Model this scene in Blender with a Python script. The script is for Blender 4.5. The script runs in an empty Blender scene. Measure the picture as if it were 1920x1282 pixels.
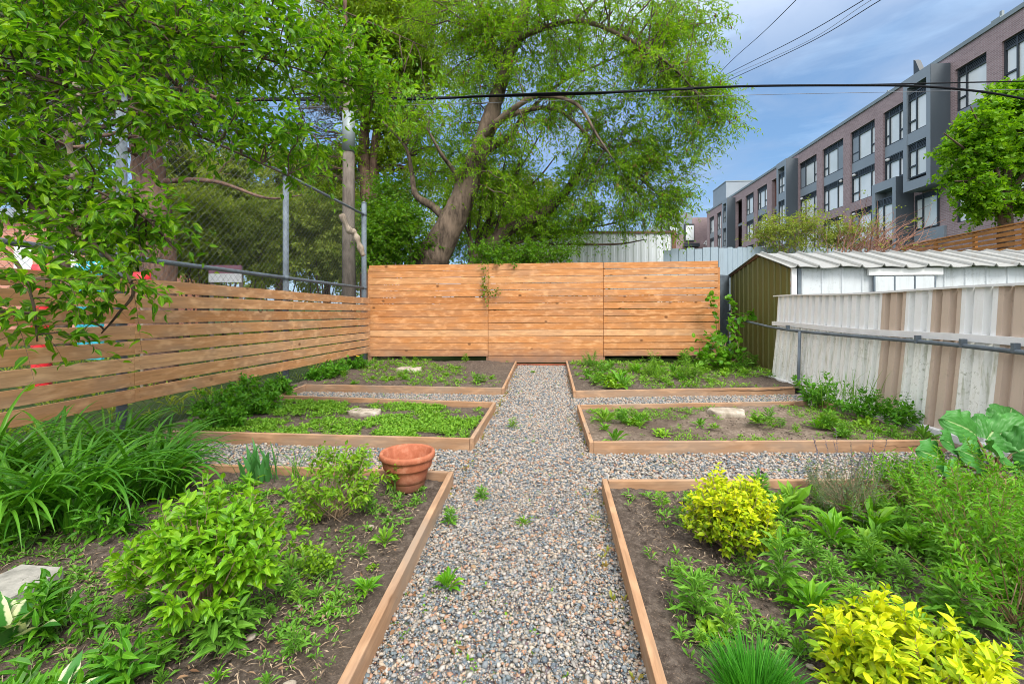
import bpy, math, random
import numpy as np
from mathutils import Vector, Matrix

R = np.random.default_rng(11)
random.seed(5)
scene = bpy.context.scene
COL = scene.collection

# ------------------------------------------------------------------ camera model
F = 853.0
CU, HV, CAMZ = 960.0, 575.0, 1.36
TH = math.radians(5.22)
CT, ST = math.cos(TH), math.sin(TH)

def W(lat, d, z):
    return np.array([lat * CT - d * ST, lat * ST + d * CT, z])

def P(u, v, d):
    """the place seen at photo position (u, v) at distance d along the view"""
    return W((u - CU) / F * d, d, CAMZ + (HV - v) / F * d)

def G(u, v, z=0.0):
    """the place on the level z seen at photo position (u, v)"""
    return P(u, v, F * (CAMZ - z) / (v - HV))

def srgb(r, g, b):
    f = lambda c: (c / 255 / 12.92) if c / 255 <= 0.04045 else ((c / 255 + 0.055) / 1.055) ** 2.4
    return (f(r), f(g), f(b))

# ------------------------------------------------------------------ noise
def vnoise(x, y, seed=0):
    xi = np.floor(x).astype(np.int64); yi = np.floor(y).astype(np.int64)
    fx = x - xi; fy = y - yi
    fx = fx * fx * (3 - 2 * fx); fy = fy * fy * (3 - 2 * fy)
    def h(a, b):
        n = (a * 374761393 + b * 668265263 + seed * 1442695041) & 0x7fffffff
        n = ((n ^ (n >> 13)) * 1274126177) & 0x7fffffff
        n = n ^ (n >> 16)
        return (n & 0xffff) / 65535.0
    a = h(xi, yi); b = h(xi + 1, yi); c = h(xi, yi + 1); d = h(xi + 1, yi + 1)
    return (a * (1 - fx) + b * fx) * (1 - fy) + (c * (1 - fx) + d * fx) * fy

def fbm(x, y, seed=0, oct=4):
    s = 0; a = 0.5
    for k in range(oct):
        s = s + a * vnoise(x * 2 ** k, y * 2 ** k, seed + k); a *= 0.5
    return s

# ------------------------------------------------------------------ geometry collector
def nrm(a):
    return a / np.maximum(np.linalg.norm(a, axis=-1, keepdims=True), 1e-9)

WL = {}          # where each object's own origin stands in the world

class Geo:
    def __init__(self):
        self.V = []; self.L = []; self.S = []; self.A = []; self.nv = 0; self.nl = 0
    def raw(self, v, loops, starts, gc=None):
        v = np.asarray(v, float).reshape(-1, 3)
        self.V.append(v); self.L.append(np.asarray(loops, np.int64) + self.nv)
        self.S.append(np.asarray(starts, np.int64) + self.nl)
        self.A.append(np.zeros_like(v) if gc is None else np.asarray(gc, float).reshape(-1, 3))
        self.nv += len(v); self.nl += len(loops)
    def faces(self, v, fs, gc=None):
        L = [i for f in fs for i in f]; S = []; k = 0
        for f in fs:
            S.append(k); k += len(f)
        self.raw(v, L, S, gc)
    def inst(self, tmpl, Pp, A, S, N, la, ls, ln, tint=None):
        tv, fs = tmpl
        tv = np.asarray(tv, float)
        Pp = np.asarray(Pp, float); n = len(Pp); k = len(tv)
        la = np.broadcast_to(np.asarray(la, float), (n,)); ls = np.broadcast_to(np.asarray(ls, float), (n,)); ln = np.broadcast_to(np.asarray(ln, float), (n,))
        v = (Pp[:, None, :] + tv[None, :, 0, None] * (la[:, None] * A)[:, None, :]
             + tv[None, :, 1, None] * (ls[:, None] * S)[:, None, :] + tv[None, :, 2, None] * (ln[:, None] * N)[:, None, :])
        L0 = np.array([i for f in fs for i in f]); S0 = np.cumsum([0] + [len(f) for f in fs])[:-1]
        L = (L0[None] + k * np.arange(n)[:, None]).ravel(); St = (S0[None] + len(L0) * np.arange(n)[:, None]).ravel()
        gc = np.broadcast_to(tv[None], (n, k, 3)).copy()
        if tint is not None:
            gc[:, :, 2] = np.asarray(tint)[:, None]
        self.raw(v.reshape(-1, 3), L, St, gc.reshape(-1, 3))
    def box(self, o, ax, ay, az, gcoff=None):
        """box from corner o with edge vectors ax (length), ay, az"""
        o, ax, ay, az = [np.asarray(q, float) for q in (o, ax, ay, az)]
        c = [(i, j, k) for i in (0, 1) for j in (0, 1) for k in (0, 1)]
        v = np.array([o + i * ax + j * ay + k * az for i, j, k in c])
        lx, ly, lz = np.linalg.norm(ax), np.linalg.norm(ay), np.linalg.norm(az)
        off = np.array([random.uniform(0, 50), random.uniform(0, 9), random.uniform(0, 9)]) if gcoff is None else np.asarray(gcoff, float)
        gc = np.array([[i * lx, j * ly, k * lz] for i, j, k in c]) + off
        fs = [(0, 1, 3, 2), (4, 6, 7, 5), (0, 4, 5, 1), (2, 3, 7, 6), (0, 2, 6, 4), (1, 5, 7, 3)]
        if np.dot(np.cross(ax, ay), az) < 0:
            fs = [f[::-1] for f in fs]
        self.faces(v, fs, gc)
    def cbox(self, c, sx, sy, sz, rz=0.0):
        """box centred on c in plan, standing on c.z"""
        a = np.array([math.cos(rz), math.sin(rz), 0]); b = np.array([-math.sin(rz), math.cos(rz), 0])
        c = np.asarray(c, float)
        self.box(c - a * sx / 2 - b * sy / 2, a * sx, b * sy, np.array([0, 0, sz]))
    def tube(self, pts, rad, sides=6, cap=True, ref=(0.31, 0.17, 0.93)):
        pts = np.asarray(pts, float); n = len(pts)
        rad = np.broadcast_to(np.asarray(rad, float), (n,))
        t = nrm(np.gradient(pts, axis=0))
        ref = np.asarray(ref, float)
        if abs(np.dot(nrm(pts[-1] - pts[0]), nrm(ref))) > 0.8:
            ref = np.array([0.9, 0.35, 0.1])
        s = nrm(np.cross(t, ref)); b = np.cross(s, t)
        ang = np.arange(sides) / sides * 2 * math.pi
        v = pts[:, None] + rad[:, None, None] * (np.cos(ang)[None, :, None] * s[:, None] + np.sin(ang)[None, :, None] * b[:, None])
        i = np.arange(n - 1)[:, None] * sides; j = np.arange(sides)[None]; jn = (j + 1) % sides
        q = np.stack([i + j, i + sides + j, i + sides + jn, i + jn], -1).reshape(-1, 4)
        L = q.ravel(); S = np.arange(len(q)) * 4
        ln = np.concatenate([[0], np.cumsum(np.linalg.norm(np.diff(pts, axis=0), axis=1))])
        gc = np.stack([np.repeat(ln[:, None], sides, 1), np.repeat((ang / 6.283)[None], n, 0), np.repeat(rad[:, None], sides, 1)], -1)
        L = list(L); S = list(S)
        if cap:
            S.append(len(L)); L += list(range(sides))
            S.append(len(L)); L += [(n - 1) * sides + k for k in range(sides)][::-1]
        self.raw(v.reshape(-1, 3), L, S, gc.reshape(-1, 3))
    def grid(self, p, gc=None, flip=False):
        p = np.asarray(p, float); m, n = p.shape[:2]
        i = np.arange(m - 1)[:, None] * n; j = np.arange(n - 1)[None]
        q = np.stack([i + j, i + n + j, i + n + j + 1, i + j + 1], -1).reshape(-1, 4)
        if flip:
            q = q[:, ::-1]
        self.raw(p.reshape(-1, 3), q.ravel(), np.arange(len(q)) * 4, p.reshape(-1, 3) if gc is None else np.asarray(gc).reshape(-1, 3))
    def lathe(self, prof, c, seg=48):
        prof = np.asarray(prof, float); c = np.asarray(c, float)
        a = np.arange(seg + 1) / seg * 2 * math.pi
        p = np.stack([c[0] + prof[:, 0:1] * np.cos(a)[None], c[1] + prof[:, 0:1] * np.sin(a)[None], c[2] + np.repeat(prof[:, 1:2], seg + 1, 1)], -1)
        self.grid(p, flip=True)
    def mesh(self, name, smooth=False):
        V = np.concatenate(self.V); L = np.concatenate(self.L); S = np.concatenate(self.S); A = np.concatenate(self.A)
        me = bpy.data.meshes.new(name)
        me.vertices.add(len(V)); me.vertices.foreach_set('co', V.astype(np.float32).ravel())
        me.loops.add(len(L)); me.loops.foreach_set('vertex_index', L.astype(np.int32))
        me.polygons.add(len(S)); me.polygons.foreach_set('loop_start', S.astype(np.int32))
        me.update(calc_edges=True)
        at = me.attributes.new('gc', 'FLOAT_VECTOR', 'POINT'); at.data.foreach_set('vector', A.astype(np.float32).ravel())
        me.polygons.foreach_set('use_smooth', np.full(len(S), bool(smooth)))
        me.validate()
        return me
    def build(self, name, mat, parent=None, smooth=False, bevel=0.0, origin=None):
        if origin is not None:
            o3 = np.asarray(origin, float)
            self.V = [v - o3 for v in self.V]
        me = self.mesh(name, smooth)
        me.materials.append(mat)
        o = bpy.data.objects.new(name, me); COL.objects.link(o)
        if origin is not None:
            o.location = origin
        if parent is not None:
            o.parent = parent
            o.matrix_parent_inverse = Matrix.Translation(-Vector(WL.get(parent.name, (0, 0, 0))))
        WL[o.name] = tuple(origin) if origin is not None else (0.0, 0.0, 0.0)
        if bevel:
            m = o.modifiers.new('edge', 'BEVEL'); m.width = bevel; m.segments = 2; m.limit_method = 'ANGLE'
        return o

def tag(o, label, cat, group=None, kind=None):
    if label: o['label'] = label
    if cat: o['category'] = cat
    if group: o['group'] = group
    if kind: o['kind'] = kind
    return o

def thing(name, loc, label, cat, group=None):
    o = bpy.data.objects.new(name, None); COL.objects.link(o)
    o.location = [float(q) for q in loc]; o.empty_display_size = 0.2
    WL[o.name] = tuple(o.location)
    return tag(o, label, cat, group)

def setting(o):
    o['kind'] = 'structure'; return o

def smooth_path(pts, n=8):
    pts = np.asarray(pts, float)
    q = np.vstack([2 * pts[0] - pts[1], pts, 2 * pts[-1] - pts[-2]])
    out = []
    for i in range(1, len(q) - 2):
        for t in np.linspace(0, 1, n, endpoint=False):
            a, b, c, d = q[i - 1], q[i], q[i + 1], q[i + 2]
            out.append(0.5 * (2 * b + (c - a) * t + (2 * a - 5 * b + 4 * c - d) * t * t + (-a + 3 * b - 3 * c + d) * t ** 3))
    out.append(pts[-1])
    return np.array(out)

# ------------------------------------------------------------------ materials
class NT:
    def __init__(self, name):
        self.m = bpy.data.materials.new(name); self.m.use_nodes = True
        self.t = self.m.node_tree; self.t.nodes.clear()
        self.out = self.t.nodes.new('ShaderNodeOutputMaterial')
    def n(self, typ, ins=None, **props):
        nd = self.t.nodes.new('ShaderNode' + typ)
        for k, v in props.items():
            setattr(nd, k, v)
        for k, v in (ins or {}).items():
            s = nd.inputs[k]
            if isinstance(v, bpy.types.NodeSocket):
                self.t.links.new(v, s)
            else:
                if s.type == 'RGBA' and len(v) == 3:
                    v = (*v, 1)
                s.default_value = v
        return nd
    def ramp(self, fac, stops, interp='LINEAR'):
        nd = self.n('ValToRGB', {'Fac': fac}); cr = nd.color_ramp; cr.interpolation = interp
        while len(cr.elements) < len(stops):
            cr.elements.new(0.5)
        for e, (p, c) in zip(cr.elements, stops):
            e.position = p; e.color = (*c, 1) if not isinstance(c, (int, float)) else (c, c, c, 1)
        return nd.outputs[0]
    def mix(self, f, a, b, bt='MIX'):
        nd = self.n('Mix', data_type='RGBA', blend_type=bt)
        for i, v in ((0, f), (6, a), (7, b)):
            s = nd.inputs[i]
            if isinstance(v, bpy.types.NodeSocket): self.t.links.new(v, s)
            else: s.default_value = v if i == 0 else ((*v, 1) if len(v) == 3 else v)
        return nd.outputs[2]
    def math(self, op, a, b=0.0):
        nd = self.n('Math', operation=op)
        for i, v in ((0, a), (1, b)):
            if isinstance(v, bpy.types.NodeSocket): self.t.links.new(v, nd.inputs[i])
            else: nd.inputs[i].default_value = v
        return nd.outputs[0]
    def scale(self, vec, s):
        return self.n('VectorMath', {0: vec, 1: s}, operation='MULTIPLY').outputs[0]
    def add(self, vec, s):
        return self.n('VectorMath', {0: vec, 1: s}, operation='ADD').outputs[0]
    def noise(self, vec, scale, detail=3, rough=0.55):
        return self.n('TexNoise', {'Vector': vec, 'Scale': scale, 'Detail': detail, 'Roughness': rough}).outputs[0]
    def gc(self):
        return self.n('Attribute', attribute_name='gc').outputs['Vector']
    def obj(self):
        return self.n('TexCoord').outputs['Object']
    def rnd(self):
        return self.n('NewGeometry').outputs['Random Per Island']
    def bump(self, h, strength=0.3, dist=0.01):
        return self.n('Bump', {'Height': h, 'Strength': strength, 'Distance': dist}).outputs[0]
    def surf(self, color, rough=0.6, metal=0.0, normal=None, spec=0.5, **k):
        ins = {'Base Color': color, 'Roughness': rough, 'Metallic': metal, 'Specular IOR Level': spec}
        if normal is not None: ins['Normal'] = normal
        ins.update(k)
        b = self.n('BsdfPrincipled', ins)
        self.t.links.new(b.outputs[0], self.out.inputs[0])
        return b
    def leaf(self, color, trans=0.35, rough=0.5, spec=0.3):
        b = self.n('BsdfPrincipled', {'Base Color': color, 'Roughness': rough, 'Specular IOR Level': spec})
        tc = self.mix(1.0, color, (1.0, 0.95, 0.45), 'MULTIPLY')
        t = self.n('BsdfTranslucent', {'Color': tc})
        mx = self.n('MixShader', {0: trans, 1: b.outputs[0], 2: t.outputs[0]})
        self.t.links.new(mx.outputs[0], self.out.inputs[0])

def m_wood(name, dark, mid, light, grey=0.25, knot=0.5, grime=0.0):
    t = NT(name); g = t.gc(); r = t.rnd()
    c = t.ramp(r, [(0.0, dark), (0.35, mid), (0.7, mid), (1.0, light)])
    gr = t.noise(t.scale(g, (1.3, 26, 26)), 1.6, 6, 0.7)
    c = t.mix(t.ramp(gr, [(0.35, 0.0), (0.72, 0.75)]), c, tuple(q * 0.48 for q in mid))
    lo = t.noise(t.scale(g, (0.9, 3.0, 3.0)), 1.5, 3)
    c = t.mix(t.math('MULTIPLY', t.ramp(lo, [(0.42, 0.0), (0.7, 1.0)]), grey), c, (0.30, 0.235, 0.18))
    hi = t.noise(t.scale(g, (2.2, 6.0, 6.0)), 2.3, 2)
    c = t.mix(t.math('MULTIPLY', t.ramp(hi, [(0.5, 0.0), (0.72, 1.0)]), 0.35), c, tuple(min(1, q * 1.35) for q in light))
    vk = t.n('TexVoronoi', {'Vector': t.scale(g, (2.1, 8.5, 3.0)), 'Scale': 1.0, 'Randomness': 1.0}).outputs['Distance']
    c = t.mix(t.math('MULTIPLY', t.ramp(vk, [(0.05, 1.0), (0.11, 0.0)]), knot), c, (0.09, 0.035, 0.014))
    if grime:
        ob = t.obj(); z = t.n('SeparateXYZ', {0: ob}).outputs[2]
        zz = t.math('ADD', z, t.math('MULTIPLY', t.noise(ob, 4.0, 4), 0.35))
        c = t.mix(t.math('MULTIPLY', t.ramp(zz, [(0.25, 1.0), (0.62, 0.0)]), grime), c, (0.20, 0.135, 0.105))
    t.surf(c, 0.78, normal=t.bump(gr, 0.25, 0.004), spec=0.2)
    return t.m

def m_leaf(name, stops, trans=0.35, rough=0.5, clump=0.25, spec=0.3, veins=False):
    t = NT(name); r = t.rnd()
    c = t.ramp(r, stops)
    nz = t.noise(t.obj(), 2.2, 2)
    c = t.mix(t.math('MULTIPLY', t.ramp(nz, [(0.35, 0.0), (0.65, 1.0)]), clump), c, tuple(q * 0.55 for q in stops[len(stops) // 2][1]))
    if veins:
        y = t.n('SeparateXYZ', {0: t.gc()}).outputs[1]
        c = t.mix(t.ramp(t.math('ABSOLUTE', y), [(0.0, 0.35), (0.09, 0.0)]), c, tuple(min(1, q * 1.9 + 0.02) for q in stops[-1][1]))
    t.leaf(c, trans, rough, spec)
    return t.m

def m_simple(name, color, rough=0.6, metal=0.0, var=0.2, vs=3.0, bump=0.0, spec=0.5):
    t = NT(name); ob = t.obj()
    nz = t.noise(ob, vs, 5, 0.6)
    c = t.mix(t.ramp(nz, [(0.3, 0.0), (0.7, 1.0)]), tuple(q * (1 - var) for q in color), tuple(min(1, q * (1 + var)) for q in color))
    t.surf(c, rough, metal, normal=t.bump(nz, bump, 0.01) if bump else None, spec=spec)
    return t.m

def m_bark(name, a, b, sc=9.0):
    t = NT(name); g = t.gc()
    ob = t.obj()
    nz = t.noise(t.scale(ob, (1, 1, 0.22)), sc, 5, 0.65)
    c = t.mix(t.ramp(nz, [(0.35, 0.0), (0.65, 1.0)]), a, b)
    c = t.mix(t.math('MULTIPLY', t.ramp(t.noise(ob, 1.6, 3), [(0.45, 0.0), (0.6, 1.0)]), 0.45), c, tuple(min(1, q * 1.6) for q in b))
    t.surf(c, 0.9, normal=t.bump(nz, 0.9, 0.03), spec=0.15)
    return t.m

M = {}
M['fence'] = m_wood('cedar_boards', (0.42, 0.185, 0.072), (0.58, 0.30, 0.135), (0.72, 0.46, 0.26), 0.45, 0.75)
M['backfence'] = m_wood('cedar_boards_back', (0.40, 0.15, 0.048), (0.58, 0.25, 0.088), (0.70, 0.40, 0.20), 0.32, 0.8, 0.85)
M['kerb'] = m_wood('cedar_kerb', (0.31, 0.172, 0.093), (0.43, 0.25, 0.14), (0.53, 0.33, 0.195), 0.8, 0.9)
M['farwood'] = m_wood('orange_slats', (0.40, 0.16, 0.045), (0.50, 0.21, 0.06), (0.58, 0.27, 0.09), 0.05, 0.2)
M['oldwood'] = m_bark('old_wood', (0.19, 0.15, 0.11), (0.34, 0.28, 0.22), 14)

def m_soil():
    t = NT('garden_soil'); ob = t.obj()
    n1 = t.noise(ob, 22.0, 8, 0.78); n2 = t.noise(ob, 1.4, 3); n3 = t.noise(ob, 110.0, 3, 0.6)
    c = t.ramp(n1, [(0.30, (0.035, 0.027, 0.022)), (0.5, (0.098, 0.077, 0.063)), (0.7, (0.21, 0.172, 0.142))])
    x = t.n('SeparateXYZ', {0: ob}).outputs
    c = t.mix(t.ramp(n2, [(0.5, 0.0), (0.68, 0.45)]), c, (0.15, 0.115, 0.088))
    c = t.mix(t.ramp(n3, [(0.58, 0.0), (0.68, 0.75)]), c, (0.25, 0.18, 0.13))
    h = t.math('ADD', n1, t.math('MULTIPLY', n3, 0.4))
    t.surf(c, 0.95, normal=t.bump(h, 0.9, 0.02), spec=0.1)
    return t.m
M['soil'] = m_soil()

def m_drysoil():
    t = NT('dry_soil'); ob = t.obj()
    n1 = t.noise(ob, 26.0, 6, 0.7); n3 = t.noise(ob, 90.0, 3)
    c = t.ramp(n1, [(0.3, (0.09, 0.068, 0.05)), (0.52, (0.19, 0.148, 0.115)), (0.72, (0.30, 0.24, 0.19))])
    c = t.mix(t.ramp(t.noise(ob, 1.3, 2), [(0.42, 0.75), (0.6, 0.0)]), c, (0.085, 0.062, 0.047))
    t.surf(c, 0.95, normal=t.bump(n1, 0.8, 0.02), spec=0.1)
    return t.m
M['drysoil'] = m_drysoil()

def m_gravel():
    t = NT('river_gravel'); r = t.rnd()
    c = t.ramp(r, [(0.0, srgb(92, 104, 114)), (0.10, srgb(142, 138, 132)), (0.22, srgb(174, 162, 146)), (0.33, srgb(120, 128, 134)),
                   (0.45, srgb(176, 170, 162)), (0.56, srgb(168, 130, 104)), (0.66, srgb(150, 147, 142)), (0.76, srgb(174, 158, 138)),
                   (0.86, srgb(104, 118, 124)), (0.93, srgb(168, 158, 152)), (1.0, srgb(192, 186, 178))], 'CONSTANT')
    nz = t.noise(t.obj(), 95.0, 3)
    c = t.mix(t.ramp(nz, [(0.35, 0.35), (0.65, 0.0)]), c, (0.12, 0.105, 0.095))
    t.surf(c, 0.62, spec=0.35)
    return t.m
M['gravel'] = m_gravel()

def m_gravelbase():
    t = NT('gravel_bed'); ob = t.obj()
    v = t.n('TexVoronoi', {'Vector': ob, 'Scale': 48.0}).outputs
    c = t.mix(t.ramp(v['Distance'], [(0.2, 0.0), (0.6, 0.8)]), t.mix(0.6, v['Color'], (0.20, 0.19, 0.18), 'MIX'), (0.07, 0.06, 0.052))
    c = t.mix(0.55, c, (0.27, 0.25, 0.235))
    t.surf(c, 0.85, normal=t.bump(v['Distance'], -0.6, 0.015), spec=0.2)
    return t.m
M['gravelbase'] = m_gravelbase()

def m_grass_ground():
    t = NT('grassy_ground'); ob = t.obj()
    n = t.noise(ob, 0.8, 6, 0.7)
    c = t.ramp(n, [(0.35, (0.016, 0.030, 0.008)), (0.55, (0.032, 0.055, 0.014)), (0.7, (0.06, 0.055, 0.03))])
    t.surf(c, 0.95, spec=0.1)
    return t.m
M['ground'] = m_grass_ground()

def m_terracotta():
    t = NT('terracotta'); ob = t.obj()
    n = t.noise(ob, 9.0, 8, 0.75)
    c = t.ramp(n, [(0.3, (0.27, 0.08, 0.038)), (0.5, (0.40, 0.13, 0.066)), (0.72, (0.56, 0.25, 0.155))])
    z = t.n('SeparateXYZ', {0: ob}).outputs[2]
    c = t.mix(t.ramp(t.math('ADD', z, t.math('MULTIPLY', n, 0.12)), [(0.08, 0.55), (0.2, 0.0)]), c, (0.30, 0.15, 0.11))
    t.surf(c, 0.7, normal=t.bump(n, 0.12, 0.006), spec=0.3)
    return t.m
M['terracotta'] = m_terracotta()

def m_stone(name, a, b):
    t = NT(name); ob = t.obj()
    n = t.noise(ob, 9.0, 7, 0.68)
    c = t.ramp(n, [(0.28, tuple(q * 0.6 for q in a)), (0.48, a), (0.7, b)])
    t.surf(c, 0.85, normal=t.bump(n, 0.7, 0.02), spec=0.25)
    return t.m
M['stone'] = m_stone('fieldstone', (0.33, 0.28, 0.22), (0.56, 0.50, 0.43))
M['slab'] = m_stone('concrete_slab', (0.30, 0.29, 0.26), (0.42, 0.40, 0.36))
M['brickstone'] = m_stone('old_brick', (0.36, 0.19, 0.13), (0.42, 0.27, 0.2))
M['galv'] = m_simple('galvanised_steel', (0.15, 0.185, 0.22), 0.6, 0.1, 0.25, 6)
M['galvdark'] = m_simple('dull_galvanised_steel', (0.12, 0.15, 0.18), 0.6, 0.1, 0.3, 5)
M['mesh'] = m_simple('wire_mesh', (0.11, 0.12, 0.13), 0.55, 0.4, 0.2, 4)
M['plasticwhite'] = m_simple('white_trim', (0.74, 0.75, 0.76), 0.5, 0, 0.08, 5)
M['rust'] = m_simple('rusty_iron', (0.20, 0.10, 0.06), 0.8, 0, 0.4, 12)
M['black'] = m_simple('black_cable', (0.010, 0.011, 0.014), 0.85, 0, 0.2, 4, spec=0.1)
M['greycable'] = m_simple('grey_cable', (0.12, 0.13, 0.15), 0.5, 0, 0.2, 4)

def m_sheet(name, base, stain, amt, base2=None, zlo=None):
    """painted sheet metal with streaks of dirt running down"""
    t = NT(name); ob = t.obj()
    st = t.noise(t.scale(ob, (9, 9, 0.9)), 2.2, 5, 0.7)
    bl = t.noise(ob, 26.0, 5, 0.75)
    big = t.noise(ob, 1.7, 3)
    c = t.mix(t.ramp(big, [(0.3, 0.0), (0.7, 1.0)]), tuple(q * 0.93 for q in base), base)
    c = t.mix(t.math('MULTIPLY', t.ramp(st, [(0.5, 0.0), (0.72, 1.0)]), amt), c, stain)
    f = t.math('MULTIPLY', t.ramp(bl, [(0.55, 0.0), (0.68, 1.0)]), t.ramp(big, [(0.45, 0.0), (0.6, amt)]))
    c = t.mix(f, c, tuple(q * 0.6 for q in stain))
    t.surf(c, 0.5, 0.0, spec=0.4, normal=t.bump(big, 0.05, 0.05))
    return t.m
M['sheetwhite'] = m_sheet('white_sheet_metal', (0.82, 0.83, 0.83), (0.5, 0.5, 0.42), 0.2)
M['sheetdirty'] = m_sheet('mossy_white_sheet_metal', (0.82, 0.83, 0.80), (0.30, 0.32, 0.19), 0.75)
M['sheettan'] = m_sheet('tan_sheet_metal', (0.56, 0.45, 0.365), (0.42, 0.35, 0.28), 0.45)
M['sheetgreen'] = m_sheet('olive_sheet_metal', (0.118, 0.118, 0.030), (0.16, 0.115, 0.05), 0.5)
M['sheetroof'] = m_sheet('roof_sheet_metal', (0.30, 0.305, 0.295), (0.21, 0.18, 0.14), 0.6)
M['shedwall'] = m_sheet('shed_wall_sheet_metal', (0.56, 0.60, 0.63), (0.34, 0.36, 0.34), 0.45)
M['container'] = m_sheet('container_sheet_metal', (0.78, 0.82, 0.84), (0.6, 0.62, 0.62), 0.15)
M['bluefence'] = m_sheet('blue_grey_sheet_metal', (0.30, 0.38, 0.44), (0.20, 0.24, 0.27), 0.5)

def m_brickwall(name, a, b, mortar, sx=1.0):
    t = NT(name); g = t.gc()
    br = t.n('TexBrick', {'Vector': g, 'Scale': 1.0, 'Color1': a, 'Color2': b, 'Mortar': mortar, 'Mortar Size': 0.008,
                          'Brick Width': 0.30, 'Row Height': 0.09, 'Bias': -0.1})
    n = t.noise(g, 0.7, 4)
    c = t.mix(t.ramp(n, [(0.3, 0.0), (0.7, 0.4)]), br.outputs[0], tuple(q * 0.75 for q in a))
    t.surf(c, 0.85, spec=0.2)
    return t.m
M['brick'] = m_brickwall('dark_brick', (0.35, 0.255, 0.265), (0.25, 0.18, 0.19), (0.46, 0.41, 0.41))
M['brickred'] = m_brickwall('salmon_brick', (0.56, 0.24, 0.17), (0.48, 0.19, 0.13), (0.5, 0.38, 0.32))
M['panelgrey'] = m_simple('grey_metal_cladding', (0.235, 0.275, 0.315), 0.5, 0, 0.08, 0.5)
M['paneldark'] = m_simple('charcoal_metal_cladding', (0.08, 0.10, 0.12), 0.5, 0, 0.08, 0.5)
M['framedark'] = m_simple('window_frame_paint', (0.035, 0.045, 0.055), 0.45, 0, 0.1, 2)
M['cap'] = m_simple('parapet_cap', (0.22, 0.26, 0.27), 0.5, 0.2, 0.1, 1)
M['redwood'] = m_simple('red_timber_cladding', (0.26, 0.075, 0.035), 0.6, 0, 0.3, 3)

def m_glass():
    t = NT('window_glass'); ob = t.obj()
    n = t.noise(ob, 0.35, 3)
    r = t.rnd()
    c = t.mix(r, (0.62, 0.68, 0.71), (0.88, 0.90, 0.91))  # pale base colour paints in blinds and sky reflections
    c = t.mix(t.ramp(n, [(0.4, 0.0), (0.65, 0.5)]), c, (0.50, 0.56, 0.55))
    t.surf(c, 0.12, 0.0, spec=0.7)
    return t.m
M['glass'] = m_glass()
M['white'] = m_simple('white_paint', (0.78, 0.78, 0.78), 0.5, 0, 0.03, 2)
M['lampwhite'] = m_simple('lamp_housing', (0.75, 0.76, 0.77), 0.4, 0, 0.05, 2)
M['cyan'] = m_simple('cyan_paint', (0.03, 0.42, 0.55), 0.5, 0, 0.1, 2)
M['red'] = m_simple('red_paint', (0.65, 0.02, 0.03), 0.5, 0, 0.1, 2)
M['maroon'] = m_simple('maroon_print', (0.22, 0.09, 0.13), 0.6, 0, 0.1, 2)
M['paper'] = m_simple('pale_print', (0.55, 0.56, 0.58), 0.6, 0, 0.15, 9)

# leaves: (random position, colour)
def lv(*cs):
    n = len(cs) - 1
    return [(i / n, c) for i, c in enumerate(cs)]
M['l_maple'] = m_leaf('box_elder_leaves', lv((0.045, 0.17, 0.006), (0.09, 0.28, 0.008), (0.16, 0.38, 0.012), (0.28, 0.50, 0.016)), 0.55, 0.42, 0.35, veins=True)
M['l_willow'] = m_leaf('willow_leaves', lv((0.13, 0.31, 0.010), (0.19, 0.42, 0.012), (0.26, 0.49, 0.016), (0.34, 0.54, 0.03)), 0.6, 0.5, 0.3)
M['l_yellowtree'] = m_leaf('spring_leaves', lv((0.14, 0.28, 0.010), (0.22, 0.38, 0.012), (0.32, 0.46, 0.02)), 0.5, 0.5, 0.3)
M['l_dark'] = m_leaf('dense_leaves', lv((0.07, 0.21, 0.008), (0.12, 0.30, 0.010), (0.19, 0.38, 0.014)), 0.55, 0.5, 0.4)
M['l_far'] = m_leaf('far_leaves', lv((0.19, 0.29, 0.04), (0.29, 0.39, 0.06), (0.40, 0.48, 0.09)), 0.55, 0.6, 0.4)
M['l_spruce'] = m_leaf('spruce_needles', lv((0.012, 0.035, 0.014), (0.020, 0.055, 0.026), (0.04, 0.085, 0.05)), 0.1, 0.6, 0.4)
M['l_small'] = m_leaf('young_maple_leaves', lv((0.12, 0.32, 0.010), (0.19, 0.43, 0.012), (0.28, 0.52, 0.018)), 0.55, 0.45, 0.45)
M['l_catkin'] = m_leaf('catkins', lv((0.17, 0.07, 0.03), (0.25, 0.11, 0.04)), 0.2, 0.7, 0.2)
M['l_lily'] = m_leaf('daylily_blades', lv((0.04, 0.18, 0.010), (0.075, 0.27, 0.014), (0.13, 0.36, 0.02)), 0.4, 0.38, 0.3, 0.4, veins=True)
M['l_bush'] = m_leaf('weigela_leaves', lv((0.10, 0.29, 0.008), (0.16, 0.39, 0.010), (0.25, 0.48, 0.014)), 0.4, 0.42, 0.2, 0.35, veins=True)
M['l_bush2'] = m_leaf('yellowish_leaves', lv((0.10, 0.26, 0.010), (0.17, 0.36, 0.012), (0.27, 0.46, 0.02)), 0.35, 0.42, 0.2, 0.35, veins=True)
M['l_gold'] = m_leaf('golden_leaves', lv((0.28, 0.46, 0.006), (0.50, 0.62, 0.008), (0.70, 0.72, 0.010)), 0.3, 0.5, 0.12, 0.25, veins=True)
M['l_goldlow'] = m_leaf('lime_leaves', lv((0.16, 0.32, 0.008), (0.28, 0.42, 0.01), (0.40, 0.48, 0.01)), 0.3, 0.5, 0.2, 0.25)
M['l_weed'] = m_leaf('weed_leaves', lv((0.075, 0.22, 0.016), (0.12, 0.31, 0.025), (0.18, 0.39, 0.04)), 0.35, 0.5, 0.25, veins=True)
M['l_weed2'] = m_leaf('pale_weed_leaves', lv((0.11, 0.28, 0.015), (0.17, 0.38, 0.025), (0.26, 0.46, 0.04)), 0.35, 0.5, 0.25)
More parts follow.
